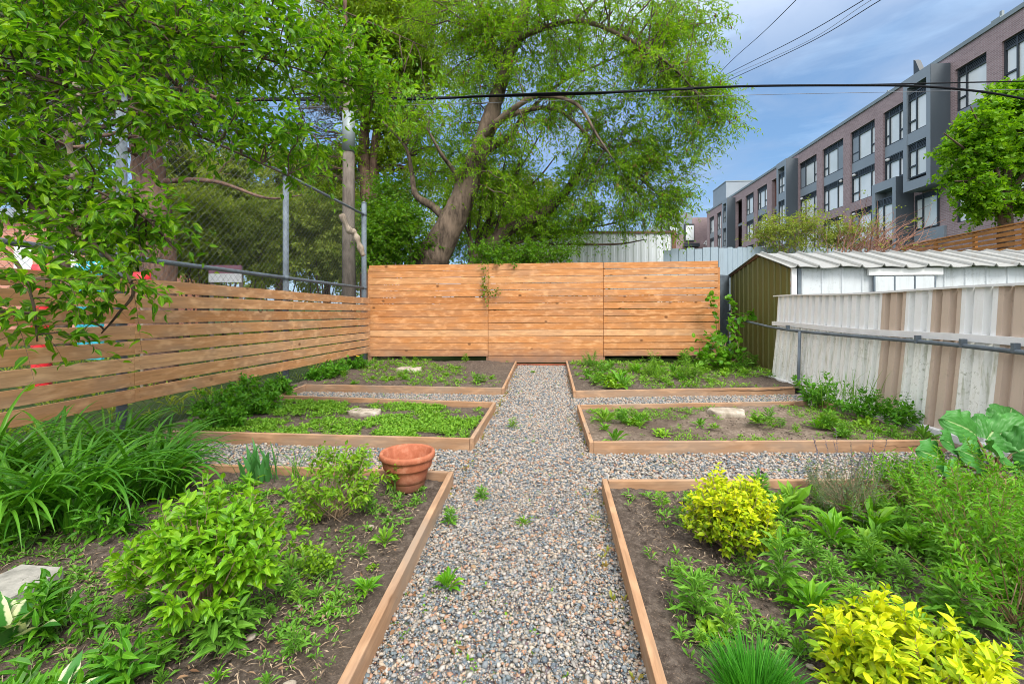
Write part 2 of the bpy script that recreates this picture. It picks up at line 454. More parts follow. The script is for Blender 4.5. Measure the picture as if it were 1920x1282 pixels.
M['l_dry'] = m_leaf('dry_weed_leaves', lv((0.20, 0.24, 0.03), (0.32, 0.30, 0.05), (0.30, 0.18, 0.06)), 0.3, 0.6, 0.1)
M['l_ground'] = m_leaf('ground_cover_leaves', lv((0.045, 0.19, 0.008), (0.08, 0.28, 0.012), (0.14, 0.36, 0.018)), 0.4, 0.45, 0.3, veins=True)
M['l_iris'] = m_leaf('iris_blades', lv((0.06, 0.22, 0.05), (0.085, 0.28, 0.065)), 0.3, 0.45, 0.2)
M['l_chive'] = m_leaf('chive_blades', lv((0.04, 0.22, 0.015), (0.08, 0.34, 0.02)), 0.3, 0.45, 0.2)
M['l_rhub'] = m_leaf('rhubarb_leaves', lv((0.05, 0.20, 0.045), (0.075, 0.26, 0.06)), 0.25, 0.4, 0.3, 0.45)
M['l_lav'] = m_leaf('lavender_leaves', lv((0.12, 0.17, 0.09), (0.17, 0.23, 0.13), (0.12, 0.25, 0.06)), 0.2, 0.6, 0.3)
M['l_purple'] = m_leaf('old_lavender_spikes', lv((0.14, 0.12, 0.16), (0.20, 0.17, 0.20)), 0.2, 0.7, 0.2)
M['l_tall'] = m_leaf('tall_stem_leaves', lv((0.075, 0.25, 0.008), (0.12, 0.35, 0.012), (0.20, 0.44, 0.018)), 0.4, 0.45, 0.25, veins=True)
M['l_vine'] = m_leaf('round_leaves', lv((0.07, 0.25, 0.010), (0.12, 0.34, 0.015), (0.2, 0.42, 0.03)), 0.4, 0.45, 0.15, veins=True)
M['dry'] = m_simple('dry_twigs', (0.30, 0.21, 0.13), 0.85, 0, 0.3, 20)
M['twig'] = m_simple('reddish_twigs', (0.24, 0.12, 0.08), 0.85, 0, 0.3, 9)
M['stem'] = m_simple('green_stems', (0.09, 0.17, 0.03), 0.6, 0, 0.3, 20)
M['redstem'] = m_simple('reddish_stems', (0.20, 0.13, 0.06), 0.6, 0, 0.3, 20)
M['straw'] = m_leaf('straw_bits', lv((0.16, 0.11, 0.07), (0.28, 0.2, 0.13), (0.42, 0.33, 0.23)), 0.05, 0.9, 0.1)
M['deadleaf'] = m_leaf('dead_leaves', lv((0.14, 0.07, 0.035), (0.26, 0.15, 0.08), (0.36, 0.25, 0.15)), 0.1, 0.8, 0.1)
M['bark'] = m_bark('grey_brown_bark', (0.045, 0.034, 0.026), (0.155, 0.115, 0.085), 10)
M['barkdark'] = m_bark('dark_bark', (0.045, 0.032, 0.025), (0.13, 0.092, 0.07), 10)
M['barkred'] = m_bark('spruce_bark', (0.07, 0.042, 0.032), (0.19, 0.12, 0.09), 16)
M['polewood'] = m_bark('pole_wood', (0.12, 0.10, 0.085), (0.21, 0.18, 0.155), 12)
M['flower'] = m_simple('yellow_petals', (0.85, 0.50, 0.01), 0.6, 0, 0.1, 20)

def m_hosta():
    t = NT('variegated_hosta'); g = t.gc(); s = t.n('SeparateXYZ', {0: g}).outputs
    e = t.math('ADD', t.math('ABSOLUTE', s[1]), t.math('MULTIPLY', t.noise(t.scale(g, (9, 3, 1)), 1.5, 2), 0.16))
    c = t.mix(t.ramp(e, [(0.30, 0.0), (0.36, 1.0)]), (0.05, 0.20, 0.03), (0.66, 0.70, 0.42))
    t.leaf(c, 0.25, 0.4)
    return t.m
M['l_hosta'] = m_hosta()
M['l_gapdark'] = m_leaf('gap_darkening_leaves', lv((0.015, 0.045, 0.006), (0.03, 0.08, 0.01)), 0.2, 0.6, 0.3)

# ------------------------------------------------------------------ leaf templates (x along, y across -0.5..0.5, z up)
T_DIA = ([(0, 0, 0), (0.45, 0.5, 0.10), (1, 0, -0.08), (0.45, -0.5, 0.10)], [(0, 3, 2, 1)])
T_LEAF = ([(0, 0, 0), (0.27, 0.46, 0.10), (0.27, 0, 0.02), (0.27, -0.46, 0.10), (0.62, 0.40, 0.07), (0.62, 0, 0.0), (0.62, -0.40, 0.07), (1, 0, -0.16)],
          [(0, 2, 1), (0, 3, 2), (1, 2, 5, 4), (2, 3, 6, 5), (4, 5, 7), (5, 6, 7)])
T_SPAT = ([(0, 0, 0), (0.35, 0.22, 0.05), (0.35, 0, 0.0), (0.35, -0.22, 0.05), (0.72, 0.5, 0.02), (0.72, 0, -0.05), (0.72, -0.5, 0.02), (1, 0, -0.22)],
          [(0, 2, 1), (0, 3, 2), (1, 2, 5, 4), (2, 3, 6, 5), (4, 5, 7), (5, 6, 7)])
_o = [(0.0, 0.0), (0.10, 0.30), (0.28, 0.52), (0.36, 0.40), (0.55, 0.46), (0.62, 0.28), (0.80, 0.22), (1.0, 0.0)]
_v = [(0.35, 0, -0.02)] + [(x, y, 0.10 * y * 2) for x, y in _o] + [(x, -y, 0.10 * y * 2) for x, y in _o[1:-1][::-1]]
T_LOBE = (_v, [(0, i + 1 if i + 1 < len(_v) else 1, i) for i in range(1, len(_v))])
_a = np.arange(9) / 9 * 2 * math.pi
_v = [(0.5, 0, -0.04)] + [(0.5 - 0.5 * math.cos(q) * (0.82 if abs(q) < 0.01 else 1), 0.5 * math.sin(q), 0.03) for q in _a]
T_ROUND = (_v, [(0, (i % 9) + 1, i) if False else (0, i + 1 if i < 9 else 1, i) for i in range(1, 10)])
T_STICK = ([(0, .5, 0), (0, -.25, .43), (0, -.25, -.43), (1, .5, 0), (1, -.25, .43), (1, -.25, -.43)], [(0, 1, 4, 3), (1, 2, 5, 4), (2, 0, 3, 5)])

def ico(sub=1, rough=0.0, seed=0):
    import bmesh
    bm = bmesh.new(); bmesh.ops.create_icosphere(bm, subdivisions=sub, radius=1.0)
    rr = np.random.default_rng(seed)
    v = np.array([q.co[:] for q in bm.verts]); v *= 1 + rr.uniform(-rough, rough, (len(v), 1))
    f = [tuple(q.index for q in p.verts) for p in bm.faces]; bm.free()
    return (v, f)

def frame(A, U):
    A = nrm(A); S = nrm(np.cross(U, A)); N = np.cross(A, S)
    return A, S, N

def leaves(g, pos, axis, L, Wd, tmpl=T_LEAF, up=(0, 0, 1), jit=0.45, rng=R):
    n = len(pos)
    U = np.asarray(up, float) + rng.normal(0, jit, (n, 3))
    A, S, N = frame(axis, U)
    g.inst(tmpl, pos, A, S, N, L, Wd, L)

def rnd_dirs(n, rng=R, zlo=-1, zhi=1):
    z = rng.uniform(zlo, zhi, n); a = rng.uniform(0, 2 * math.pi, n); r = np.sqrt(np.maximum(0, 1 - z * z))
    return np.stack([r * np.cos(a), r * np.sin(a), z], -1)

def sprigs(g, gs, start, dirs, length, m, L, Wd, tmpl=T_LEAF, droop=0.25, spread=0.9, jit=0.45, rng=R, t0=0.1, twig=0.0022, whorl=False):
    """leafy twigs: n twigs with m leaves each along an arc; gs (or None) collects the twigs"""
    n = len(start); length = np.broadcast_to(np.asarray(length, float), (n,))
    d = nrm(dirs)
    side = nrm(np.cross(d, rng.normal(0, 1, (n, 3)) + np.array([0, 0, 1.5])))
    oth = np.cross(side, d)
    t = np.linspace(t0, 1, m)[None, :, None] + rng.normal(0, 0.25 / m, (n, m, 1))
    ln = length[:, None, None]
    pos = start[:, None] + d[:, None] * ln * t + np.array([0, 0, -1.0]) * (droop * ln * t * t)
    tan = nrm(d[:, None] + np.array([0, 0, -2.0]) * droop * t)
    sg = np.where(np.arange(m) % 2 == 0, 1.0, -1.0)[None, :, None]
    if whorl:
        a = rng.uniform(0, 2 * math.pi, (n, m, 1))
    else:
        a = rng.normal(0, 0.5, (n, m, 1)) + np.where(np.arange(m) % 4 < 2, 0, math.pi / 2)[None, :, None] * rng.uniform(0, 1, (n, 1, 1))
    sd = (side[:, None] * np.cos(a) + oth[:, None] * np.sin(a)) * sg
    ax = nrm(tan * (1 - 0.5 * spread) + sd * spread + rng.normal(0, 0.2, (n, m, 3)) + np.array([0, 0, -0.15]))
    sc = rng.uniform(0.65, 1.25, (n, m)) * (1.05 - 0.35 * t[..., 0])
    leaves(g, pos.reshape(-1, 3), ax.reshape(-1, 3), (L * sc).ravel(), (Wd * sc).ravel(), tmpl, jit=jit, rng=rng)
    if gs is not None:
        for k in range(3):
            q0 = start + d * (length * k / 3)[:, None] + np.array([0, 0, -1.0]) * (droop * length * (k / 3) ** 2)[:, None]
            q1 = start + d * (length * (k + 1) / 3)[:, None] + np.array([0, 0, -1.0]) * (droop * length * ((k + 1) / 3) ** 2)[:, None]
            v = q1 - q0; l = np.linalg.norm(v, axis=1)
            A, S, N = frame(v, np.array([0.3, 0.2, 1.0]) + np.zeros_like(v))
            gs.inst(T_STICK, q0, A, S, N, l, twig * 2 * (1 - k * 0.25), twig * 2 * (1 - k * 0.25))

def blades(g, base, az, el, length, width, curl, n=8, fold=0.3, rng=R):
    """strap leaves: arcs that start at elevation el and bend by curl radians"""
    k = len(base)
    t = np.linspace(0, 1, n)[None]
    e = el[:, None] - curl[:, None] * t ** 1.5
    h = np.stack([np.cos(az), np.sin(az), 0 * az], -1)
    ds = length[:, None] / (n - 1)
    dx = np.cos(e) * ds; dz = np.sin(e) * ds
    X = np.concatenate([np.zeros((k, 1)), np.cumsum(dx[:, :-1], 1)], 1); Z = np.concatenate([np.zeros((k, 1)), np.cumsum(dz[:, :-1], 1)], 1)
    c = base[:, None] + h[:, None] * X[..., None] + np.array([0, 0, 1.0]) * Z[..., None]
    tw = rng.normal(0, 0.35, k)
    sd = np.stack([-np.sin(az + tw), np.cos(az + tw), 0 * az], -1)
    nup = -h[:, None] * np.sin(e)[..., None] + np.array([0, 0, 1.0]) * np.cos(e)[..., None]
    w = width[:, None] * np.minimum(1, (0.55 + 1.2 * t)) * np.clip((1 - t) * 2.6, 0.0, 1) ** 0.8 + 0.0004
    l = c + sd[:, None] * w[..., None] / 2 + nup * (w * fold)[..., None]; r = c - sd[:, None] * w[..., None] / 2 + nup * (w * fold)[..., None]
    v = np.stack([l, c, r], 2)                       # k, n, 3, 3
    idx = np.arange(n - 1)
    q = []
    for s in (0, 1):
        q.append(np.stack([idx * 3 + s, idx * 3 + s + 1, idx * 3 + 3 + s + 1, idx * 3 + 3 + s], -1))
    q = np.concatenate(q)
    L = (q.ravel()[None] + (n * 3) * np.arange(k)[:, None]).ravel()
    gc = np.zeros((k, n, 3, 3)); gc[..., 0] = t[..., None]; gc[:, :, 0, 1] = .5; gc[:, :, 2, 1] = -.5
    g.raw(v.reshape(-1, 3), L, np.arange(len(L) // 4) * 4, gc.reshape(-1, 3))

# ================================================================== CAMERA, LIGHT, SKY
cam = bpy.data.cameras.new('camera'); co = bpy.data.objects.new('camera', cam); COL.objects.link(co)
co.location = (0, 0, CAMZ); co.rotation_euler = (math.radians(90), 0, TH)
cam.sensor_width = 36; cam.lens = F / 1920 * 36; cam.shift_y = -66 / 1920; cam.clip_start = 0.05; cam.clip_end = 3000
scene.camera = co

SUN_EL, SUN_AZ = 50.0, 152.0       # azimuth clockwise from +Y: from behind the camera and to the right
sun = bpy.data.lights.new('sun', 'SUN'); so = bpy.data.objects.new('sun', sun); COL.objects.link(so)
sun.energy = 2.2; sun.angle = math.radians(20); sun.color = (1.0, 0.95, 0.87)
so.rotation_euler = (math.radians(90 - SUN_EL), 0, math.radians(180 - SUN_AZ))
so.location = (0, 0, 30)

wd = bpy.data.worlds.new('World'); scene.world = wd; wd.use_nodes = True
nt = wd.node_tree; nt.nodes.clear()
o_ = nt.nodes.new('ShaderNodeOutputWorld'); bg = nt.nodes.new('ShaderNodeBackground')
sky = nt.nodes.new('ShaderNodeTexSky'); sky.sky_type = 'NISHITA'; sky.sun_disc = False
sky.sun_elevation = math.radians(SUN_EL); sky.sun_rotation = math.radians(SUN_AZ)
sky.air_density = 1.0; sky.dust_density = 0.6; sky.ozone_density = 1.5
tc = nt.nodes.new('ShaderNodeTexCoord')
def cloud(scale, mp, lo, hi, det=6):
    m = nt.nodes.new('ShaderNodeMapping'); m.inputs['Scale'].default_value = mp
    m.inputs['Location'].default_value = (0.3, 1.7, 0.4)
    nt.links.new(tc.outputs['Generated'], m.inputs[0])
    n = nt.nodes.new('ShaderNodeTexNoise'); n.inputs['Scale'].default_value = scale; n.inputs['Detail'].default_value = det; n.inputs['Roughness'].default_value = 0.55
    n.inputs['Distortion'].default_value = 0.4
    nt.links.new(m.outputs[0], n.inputs[0])
    r = nt.nodes.new('ShaderNodeValToRGB'); r.color_ramp.elements[0].position = lo; r.color_ramp.elements[1].position = hi
    nt.links.new(n.outputs[0], r.inputs[0])
    return r.outputs[0]
def wmix(f, a, b):
    m = nt.nodes.new('ShaderNodeMix'); m.data_type = 'RGBA'
    for i, v in ((0, f), (6, a), (7, b)):
        if isinstance(v, bpy.types.NodeSocket): nt.links.new(v, m.inputs[i])
        else: m.inputs[i].default_value = v if i == 0 else (*v, 1)
    return m.outputs[2]
def wmul(a, k):
    m = nt.nodes.new('ShaderNodeMath'); m.operation = 'MULTIPLY'; nt.links.new(a, m.inputs[0]); m.inputs[1].default_value = k
    return m.outputs[0]
veil = wmix(0.45, sky.outputs[0], (1.55, 2.7, 4.8))
c1 = wmix(wmul(cloud(3.2, (1, 1, 2.2), 0.40, 0.62), 0.85), veil, (2.6, 3.2, 4.6))
c2 = wmix(wmul(cloud(5.0, (1, 1, 4.5), 0.52, 0.74), 0.55), c1, (3.4, 4.4, 6.1))
# added soft fill light: the sky whitens towards the zenith, mostly out of frame
sx = nt.nodes.new('ShaderNodeSeparateXYZ'); nt.links.new(tc.outputs['Generated'], sx.inputs[0])
mr_ = nt.nodes.new('ShaderNodeMapRange'); mr_.interpolation_type = 'SMOOTHSTEP'; nt.links.new(sx.outputs[2], mr_.inputs[0])
mr_.inputs[1].default_value = 0.40; mr_.inputs[2].default_value = 0.85
c2 = wmix(1.0, c2, c2)
mm_ = nt.nodes.new('ShaderNodeVectorMath'); mm_.operation = 'MULTIPLY'; nt.links.new(c2, mm_.inputs[0]); mm_.inputs[1].default_value = (.78, .88, .91)
c2 = wmix(mr_.outputs[0], mm_.outputs[0], (12.3, 12.4, 12.6))
# unseen bright sky added behind the camera to fill light on the side faces
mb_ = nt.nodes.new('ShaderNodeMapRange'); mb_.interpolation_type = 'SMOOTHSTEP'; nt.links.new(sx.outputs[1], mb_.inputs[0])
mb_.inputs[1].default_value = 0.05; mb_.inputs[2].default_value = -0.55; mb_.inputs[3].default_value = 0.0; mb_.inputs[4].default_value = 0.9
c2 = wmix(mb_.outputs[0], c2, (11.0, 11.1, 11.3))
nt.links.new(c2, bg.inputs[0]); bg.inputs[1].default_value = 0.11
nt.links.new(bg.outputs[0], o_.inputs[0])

scene.view_settings.view_transform = 'Standard'; scene.view_settings.look = 'None'
scene.view_settings.exposure = 0.84; scene.view_settings.gamma = 1.0
scene.cycles.use_denoising = True; scene.cycles.filter_width = 0.95
scene.cycles.max_bounces = 8; scene.cycles.diffuse_bounces = 4; scene.cycles.transmission_bounces = 4; scene.cycles.transparent_max_bounces = 8
scene.cycles.sample_clamp_indirect = 6.0

# ================================================================== GROUND
K = 0.13
g = Geo()
n_ = 60
ax = np.concatenate([[-900, -300, -90], np.linspace(-40, 40, n_), [90, 300, 900]])
gx, gy = np.meshgrid(ax, ax + 20, indexing='ij')
gz = -0.06 + 0.0 * gx
g.grid(np.stack([gx, gy, gz], -1))
setting(g.build('ground', M['ground'], smooth=True))

def sheet(name, c, res, base, amp, mat, seed, freq=5.0, edge=0.0):
    """soil laid between four corners (front left, front right, back right, back left)"""
    c = [np.array([*q, 0.0]) if len(q) == 2 else np.array(q, float) for q in c]
    lx = np.linalg.norm(c[1] - c[0]); ly = np.linalg.norm(c[3] - c[0])
    u = np.linspace(0, 1, max(2, int(lx / res)))[:, None, None]; v = np.linspace(0, 1, max(2, int(ly / res)))[None, :, None]
    p = (c[0] * (1 - u) + c[1] * u) * (1 - v) + (c[3] * (1 - u) + c[2] * u) * v
    x, y = p[..., 0], p[..., 1]
    z = base + amp * (fbm(x * freq, y * freq, seed, 5) - 0.5) * 2 + amp * 1.2 * (vnoise(x * 1.1, y * 1.1, seed + 9) - 0.5)
    if res < .05:
        z = z + .022 * (fbm(x * 24, y * 24, seed + 40, 3) - .45) + .010 * (vnoise(x * 60, y * 60, seed + 50) - .5)
    p[..., 2] = z
    g = Geo(); g.grid(p)
    return setting(g.build(name, mat, smooth=True))

def soil_z(x, y):
    return SOILZ
SOILZ = 0.075
# yard soil under everything inside the fences
sheet('soil', [(-4.5, -1.2), (4.3, -1.2), (4.3, 11.0), (-4.5, 11.0)], 0.12, -0.02, 0.008, M['soil'], 3)
BEDS = {
    'front_left': [(-4.3, -0.6), (-0.61, -0.6), (-0.775, 3.30), (-4.3, 3.28)],
    'front_right': [(0.345, -0.6), (4.0, -0.6), (3.9, 3.60), (0.37, 3.27)],
    'middle_left': [(-3.9, 4.24), (-0.775, 4.24), (-0.77, 5.80), (-3.95, 5.98)],
    'middle_right': [(0.36, 4.23), (3.85, 4.55), (3.4, 6.26), (0.33, 5.74)],
    'back_left': [(-4.25, 6.9), (-0.78, 6.86), (-0.86, 10.30), (-4.25, 10.75)],
    'back_right': [(0.325, 6.72), (4.1, 7.36), (4.25, 10.6), (0.30, 10.45)],
}
for k_, (nm, c) in enumerate(BEDS.items()):
    near = 'front' in nm
    sheet('soil', c, 0.022 if near else 0.04, SOILZ + (0.03 if 'back' in nm else 0), 0.028, M['drysoil'] if nm == 'middle_right' else M['soil'], 20 + k_, 6.0)

# gravel path and the cross aisles
ZONES = [[(-0.60, -0.6), (0.35, -0.6), (0.34, 3.4), (-0.755, 3.4)],
         [(-0.75, 3.4), (0.34, 3.4), (0.315, 10.3), (-0.80, 10.3)],
         [(-3.6, 3.37), (-0.745, 3.38), (-0.745, 4.16), (-3.6, 4.16)],
         [(-3.82, 6.05), (-0.745, 5.86), (-0.745, 6.80), (-3.9, 6.82)],
         [(0.33, 3.35), (3.9, 3.70), (3.9, 4.55), (0.33, 4.15)],
         [(0.30, 5.80), (3.5, 6.33), (3.75, 7.27), (0.29, 6.66)]]
gp = Geo()
for z in ZONES:
    p = np.array([[(*z[0], 0.012), (*z[3], 0.012)], [(*z[1], 0.012), (*z[2], 0.012)]], float)
    gp.grid(p)
setting(gp.build('path', M['gravelbase']))

def bil(c, u, v):
    c = [np.array(q, float)[:2] for q in c]
    return (c[0] * (1 - u) + c[1] * u) * (1 - v) + (c[3] * (1 - u) + c[2] * u) * v

gp = Geo()
shapes_hi = [ico(1, 0.16, s) for s in range(6)]; shapes_lo = [ico(1, 0.2, s) for s in range(4)]
def pebbles(zone, dens, rmin, rmax, shapes, ymax=99, ymin=-9, lift=0.0):
    c = [np.array(q) for q in zone]
    area = 0.5 * abs(np.cross(c[2] - c[0], c[3] - c[1]))
    n = int(area * dens)
    p = bil(zone, R.random((n, 1)), R.random((n, 1)))
    p = p[(p[:, 1] < ymax) & (p[:, 1] >= ymin)]
    for k, sh in enumerate(shapes):
        q = p[k::len(shapes)]; m = len(q)
        r = R.uniform(rmin, rmax, m) * R.choice([0.55, 0.8, 1, 1, 1.25, 1.6], m)
        A = rnd_dirs(m, R, -0.45, 0.45); A, S, N = frame(A, np.array([0, 0, 1.0]) + R.normal(0, .25, (m, 3)))
        z = 0.012 + r * R.uniform(0.15, 0.7, m) + lift * R.random(m) + 0.012 * vnoise(q[:, 0] * 3, q[:, 1] * 3, 4)
        gp.inst(sh, np.concatenate([q, z[:, None]], 1), A, S, N, r * R.uniform(1.0, 1.5, m), r * R.uniform(0.75, 1.05, m), r * R.uniform(0.45, 0.75, m))
pebbles(ZONES[0], 8200, 0.0050, 0.0086, shapes_hi, ymax=2.5, ymin=0.9, lift=0.012)
pebbles(ZONES[0], 6800, 0.0056, 0.0096, shapes_lo, ymin=2.5, lift=0.012)
pebbles(ZONES[1], 6400, 0.0058, 0.0098, shapes_lo, ymax=5.5, lift=0.012)
pebbles(ZONES[0], 11000, 0.0024, 0.0042, shapes_lo, ymin=.9, lift=0.022)
pebbles(ZONES[1], 4400, 0.007, 0.0115, shapes_lo, ymin=5.5, lift=0.012)
for z in ZONES[2:]:
    pebbles(z, 4600, 0.0065, 0.0108, shapes_lo, lift=0.012)
tag(gp.build('gravel', M['gravel'], smooth=True), 'grey and tan river pebbles covering the central path and cross aisles', 'gravel', kind='stuff')

# ================================================================== RAISED BED TIMBERS
def kerb(parent, a, b, inward, h=K, th=0.038, base=-0.03):
    a = np.array([*a, base], float); b = np.array([*b, base], float)
    d = b - a; s = nrm(np.cross([0, 0, 1.0], d)) * th
    if np.dot(s[:2], np.array(inward) - a[:2]) < 0: s = -s
    wob = random.uniform(-0.004, 0.004)
    g = Geo(); g.box(a, d, s, np.array([0, 0, h - base + wob]))
    return g.build('board', M['kerb'], parent, bevel=0.004)

def bed(name_label, edges, inside, group='timber raised bed frames'):
    loc = np.array([*edges[0][0], 0.0])
    t = thing('raised_bed', loc, name_label, 'raised bed', group)
    for a, b in edges:
        kerb(t, a, b, inside)
    return t
bed('long timber bed frame in the left foreground, beside the terracotta pot', [((-0.585, -0.6), (-0.745, 3.35)), ((-0.784, 3.35), (-4.0, 3.33))], (-2, 1))
bed('long timber bed frame in the right foreground, around the yellow shrubs', [((0.32, -0.6), (0.343, 3.30)), ((0.383, 3.304), (3.9, 3.64))], (2, 1))
bed('timber bed frame left of the path holding dense low weeds and a flat stone',
    [((-3.85, 4.19), (-0.784, 4.20)), ((-0.744, 4.20), (-0.739, 5.82)), ((-0.78, 5.83), (-3.87, 6.03))], (-2, 5))
bed('timber bed frame of pale dry soil right of the path', [((0.365, 4.194), (3.62, 4.54)), ((0.325, 4.19), (0.295, 5.78)), ((0.334, 5.787), (3.3, 6.29))], (2, 5.2))
bed('timber bed frame of mostly bare soil by the back left fence corner', [((-3.93, 6.86), (-0.784, 6.82)), ((-0.744, 6.82), (-0.83, 10.3)), ((-3.87, 6.07), (-3.935, 6.855))], (-2, 8))
bed('timber bed frame full of weeds between back fence and green shed', [((0.327, 6.697), (3.67, 7.31)), ((0.287, 6.69), (0.279, 10.4))], (2, 8.5))

# ================================================================== LEFT WOODEN FENCE + CHAIN LINK
XF = -4.2
def fz(y):                                   # the fence follows the ground: bottom edge height at y
    return 0.40 - 0.015 * (y - 4.18)
FH = 1.27; NB = 8
pitch = FH / NB; bh = pitch - 0.024
t = thing('slat_fence', (XF, 5, 0.2), 'cedar slat fence with eight wide gapped boards along the left side', 'fence')
secs = [(-0.4, 1.3), (1.302, 4.22), (4.222, 7.02), (7.022, 10.14)]
for (y0, y1) in secs:
    g = Geo()
    for k in range(NB):
        z0 = fz(y0) + k * pitch + random.uniform(-0.004, 0.004); z1 = fz(y1) + k * pitch + random.uniform(-0.004, 0.004)
        g.box((XF - 0.024 + random.uniform(-.002, .002), y0, z0), (0, y1 - y0, z1 - z0), (0.022, 0, 0), (0, 0, bh))
    nb = sum(len(q) for q in g.S)
    for k in range(NB):
        for w in (.018, .49, .982):
            for h in (.035, .10):
                g.box((XF - .003, y0 + (y1 - y0) * w + random.uniform(-.01, .01), fz(y0 + (y1 - y0) * w) + k * pitch + h + random.uniform(-.006, .006)), (0, .007, 0), (.006, 0, 0), (0, 0, .007))
    o = g.build('slat_panel', M['fence'], t, bevel=0.003); o.data.materials.append(M['rust'])
    for q in o.data.polygons[nb:]: q.material_index = 1

XC = XF - 0.085
t = thing('chain_link_fence', (XC, 5, 0), 'tall grey chain link fence standing behind the left slat fence', 'fence')
CLT = 3.62
posts = [(-1.5, CLT, .045), (1.36, CLT, .045), (4.16, 3.55, .045), (6.95, 3.55, .045), (9.98, 3.70, .055)]
for y, h, r in posts:
    g = Geo(); g.tube([(XC, y, -0.1), (XC, y, h * .5), (XC, y, h)], r, 12)
    g.tube([(XC, y, h), (XC, y, h + 0.02), (XC, y, h + 0.045)], [r * 1.08, r, 0.01], 12)
    g.build('post', M['galv'], t, smooth=True)
for h, rr in ((1.86, .028), (3.52, .024)):
    g = Geo(); g.tube([(XC + 0.0, y, h - 0.012 * (y - 4)) for y in np.linspace(-1.5, 9.98, 12)], rr, 8)
    for y, _, _ in posts:
        g.tube([(XC, y, h - 0.012 * (y - 4) - .03), (XC, y, h - 0.012 * (y - 4) + .03)], .062, 10)
    g.build('rail', M['galvdark'], t, smooth=True)
# diamond netting
g = Geo()
y0, y1, z0, z1, pt = -1.5, 9.98, 0.06, 3.50, 0.092
P0 = []; P1 = []
for s in (1, -1):
    for c in np.arange(-6, 16, pt):
        pts = []
        # line y = c + s*(z-z0)
        za, zb = z0, z1
        ya, yb = c, c + s * (z1 - z0)
        if s > 0:
            if ya < y0: za = z0 + (y0 - c); ya = y0
            if yb > y1: zb = z0 + (y1 - c); yb = y1
        else:
            if ya > y1: za = z0 + (c - y1); ya = y1
            if yb < y0: zb = z0 + (c - y0); yb = y0
        if za < zb - 1e-3 and za < z1 and zb > z0 and y0 <= ya <= y1 and y0 <= yb <= y1:
            P0.append((XC + 0.045 + 0.003 * s, ya, za)); P1.append((XC + 0.045 + 0.003 * s, yb, zb))
P0 = np.array(P0); P1 = np.array(P1); v = P1 - P0
A, S, N = frame(v, np.array([1.0, 0, 0]) + 0 * v)
g.inst(T_STICK, P0, A, S, N, np.linalg.norm(v, axis=1), 0.0032, 0.0032)
g.build('netting', M['mesh'], t)

# short chain link return at the back corner
e0 = np.array([XC, 9.98, 0]); e1 = np.array([XC - 1.9, 10.7, 0])

# ================================================================== BACK FENCE
q0 = P(692, 600, 10.65); q1 = P(915, 600, 10.49); q2 = P(1131, 600, 10.35); q3 = P(1347, 600, 10.20)
t = thing('slat_fence', (q1[0], q1[1], 0), 'orange cedar slat fence of three panels closing the back', 'fence')
def panel(a, b, zta, ztb, n, pit, g0, g1, name='slat_panel'):
    g = Geo(); d = (b - a) * np.array([1, 1, 0]); s = nrm(np.cross([0, 0, 1.0], d)) * -0.024
    d = d - nrm(d) * 0.005
    for k in range(n):
        za = zta - (k + 1) * pit + random.uniform(-.003, .003); zb = ztb - (k + 1) * pit + random.uniform(-.003, .003)
        o = np.array([a[0], a[1], za]) + nrm(s) * random.uniform(0, .002)
        g.box(o, d + np.array([0, 0, zb - za]), -s * 1.5, (0, 0, pit - random.uniform(g0, g1)))
    nb = sum(len(q) for q in g.S); L_ = np.linalg.norm(d); e_ = nrm(d); f_ = -nrm(s)
    for k in range(n):
        for w in (.03, .5, .97):
            for h in (.045, .105):
                c_ = np.array([a[0], a[1], zta - (k + 1) * pit + (ztb - zta) * w + h + random.uniform(-.008, .008)]) + d * w * np.array([1, 1, 0]) + e_ * random.uniform(-.012, .012) - f_ * .0035
                g.box(c_, e_ * .008, f_ * .006, (0, 0, .008))
    o = g.build(name, M['backfence'], t, bevel=0.003); o.data.materials.append(M['rust'])
    for q in o.data.polygons[nb:]: q.material_index = 1
    return o
zl, zr = 2.335, 2.40
zz = lambda w: zl + (zr - zl) * w
panel(q0, q1, zz(0), zz(.34), 14, 0.1525, .005, .009)
panel(q1 + (q2 - q1) * .003, q2, zz(.34), zz(.665), 15, 0.1525, .006, .011)
panel(q2 + (q3 - q2) * .003, q3, zz(.665), zz(1), 14, 0.1525, .008, .016)
for a, s_ in ((q0, 0), (q1, 0), (q2, 0), (q3, 0)):
    g = Geo(); g.box(np.array([a[0] - .045, a[1] + .03, -.1]), (0.09, 0, 0), (0, 0.09, 0), (0, 0, 2.35))
    g.build('post', M['backfence'], t)
g = Geo(); a = q1 + (q2 - q1) * .01; b = q2 - (q2 - q1) * .01
g.box((a[0], a[1] + 0.004, 0.0), (b - a) * np.array([1, 1, 0]), (0, 0.03, 0), (0, 0, 0.055))
g.build('sill_board', M['redwood'], t)

# ================================================================== TERRACOTTA POT
pc = G(764, 913, SOILZ + .005)
t = thing('flower_pot', pc, 'empty terracotta pot on the soil of the front left bed', 'flower pot')
rr = 0.185
prof = [(rr * .60, 0), (rr * .63, .004), (rr * .80, .135), (rr * .82, .15), (rr * .90, .152), (rr * .915, .16), (rr * .955, .205), (rr * .955, .212), (rr * 1.02, .214), (rr * 1.05, .225), (rr * 1.05, .243), (rr * 1.02, .255),
        (rr * .93, .256), (rr * .90, .248), (rr * .84, .19), (rr * .74, .09), (rr * .70, .055), (0.001, .05)]
g = Geo(); g.lathe(prof, (0, 0, 0), 64)
o = g.build('pot_body', M['terracotta'], smooth=True)
o.parent = t

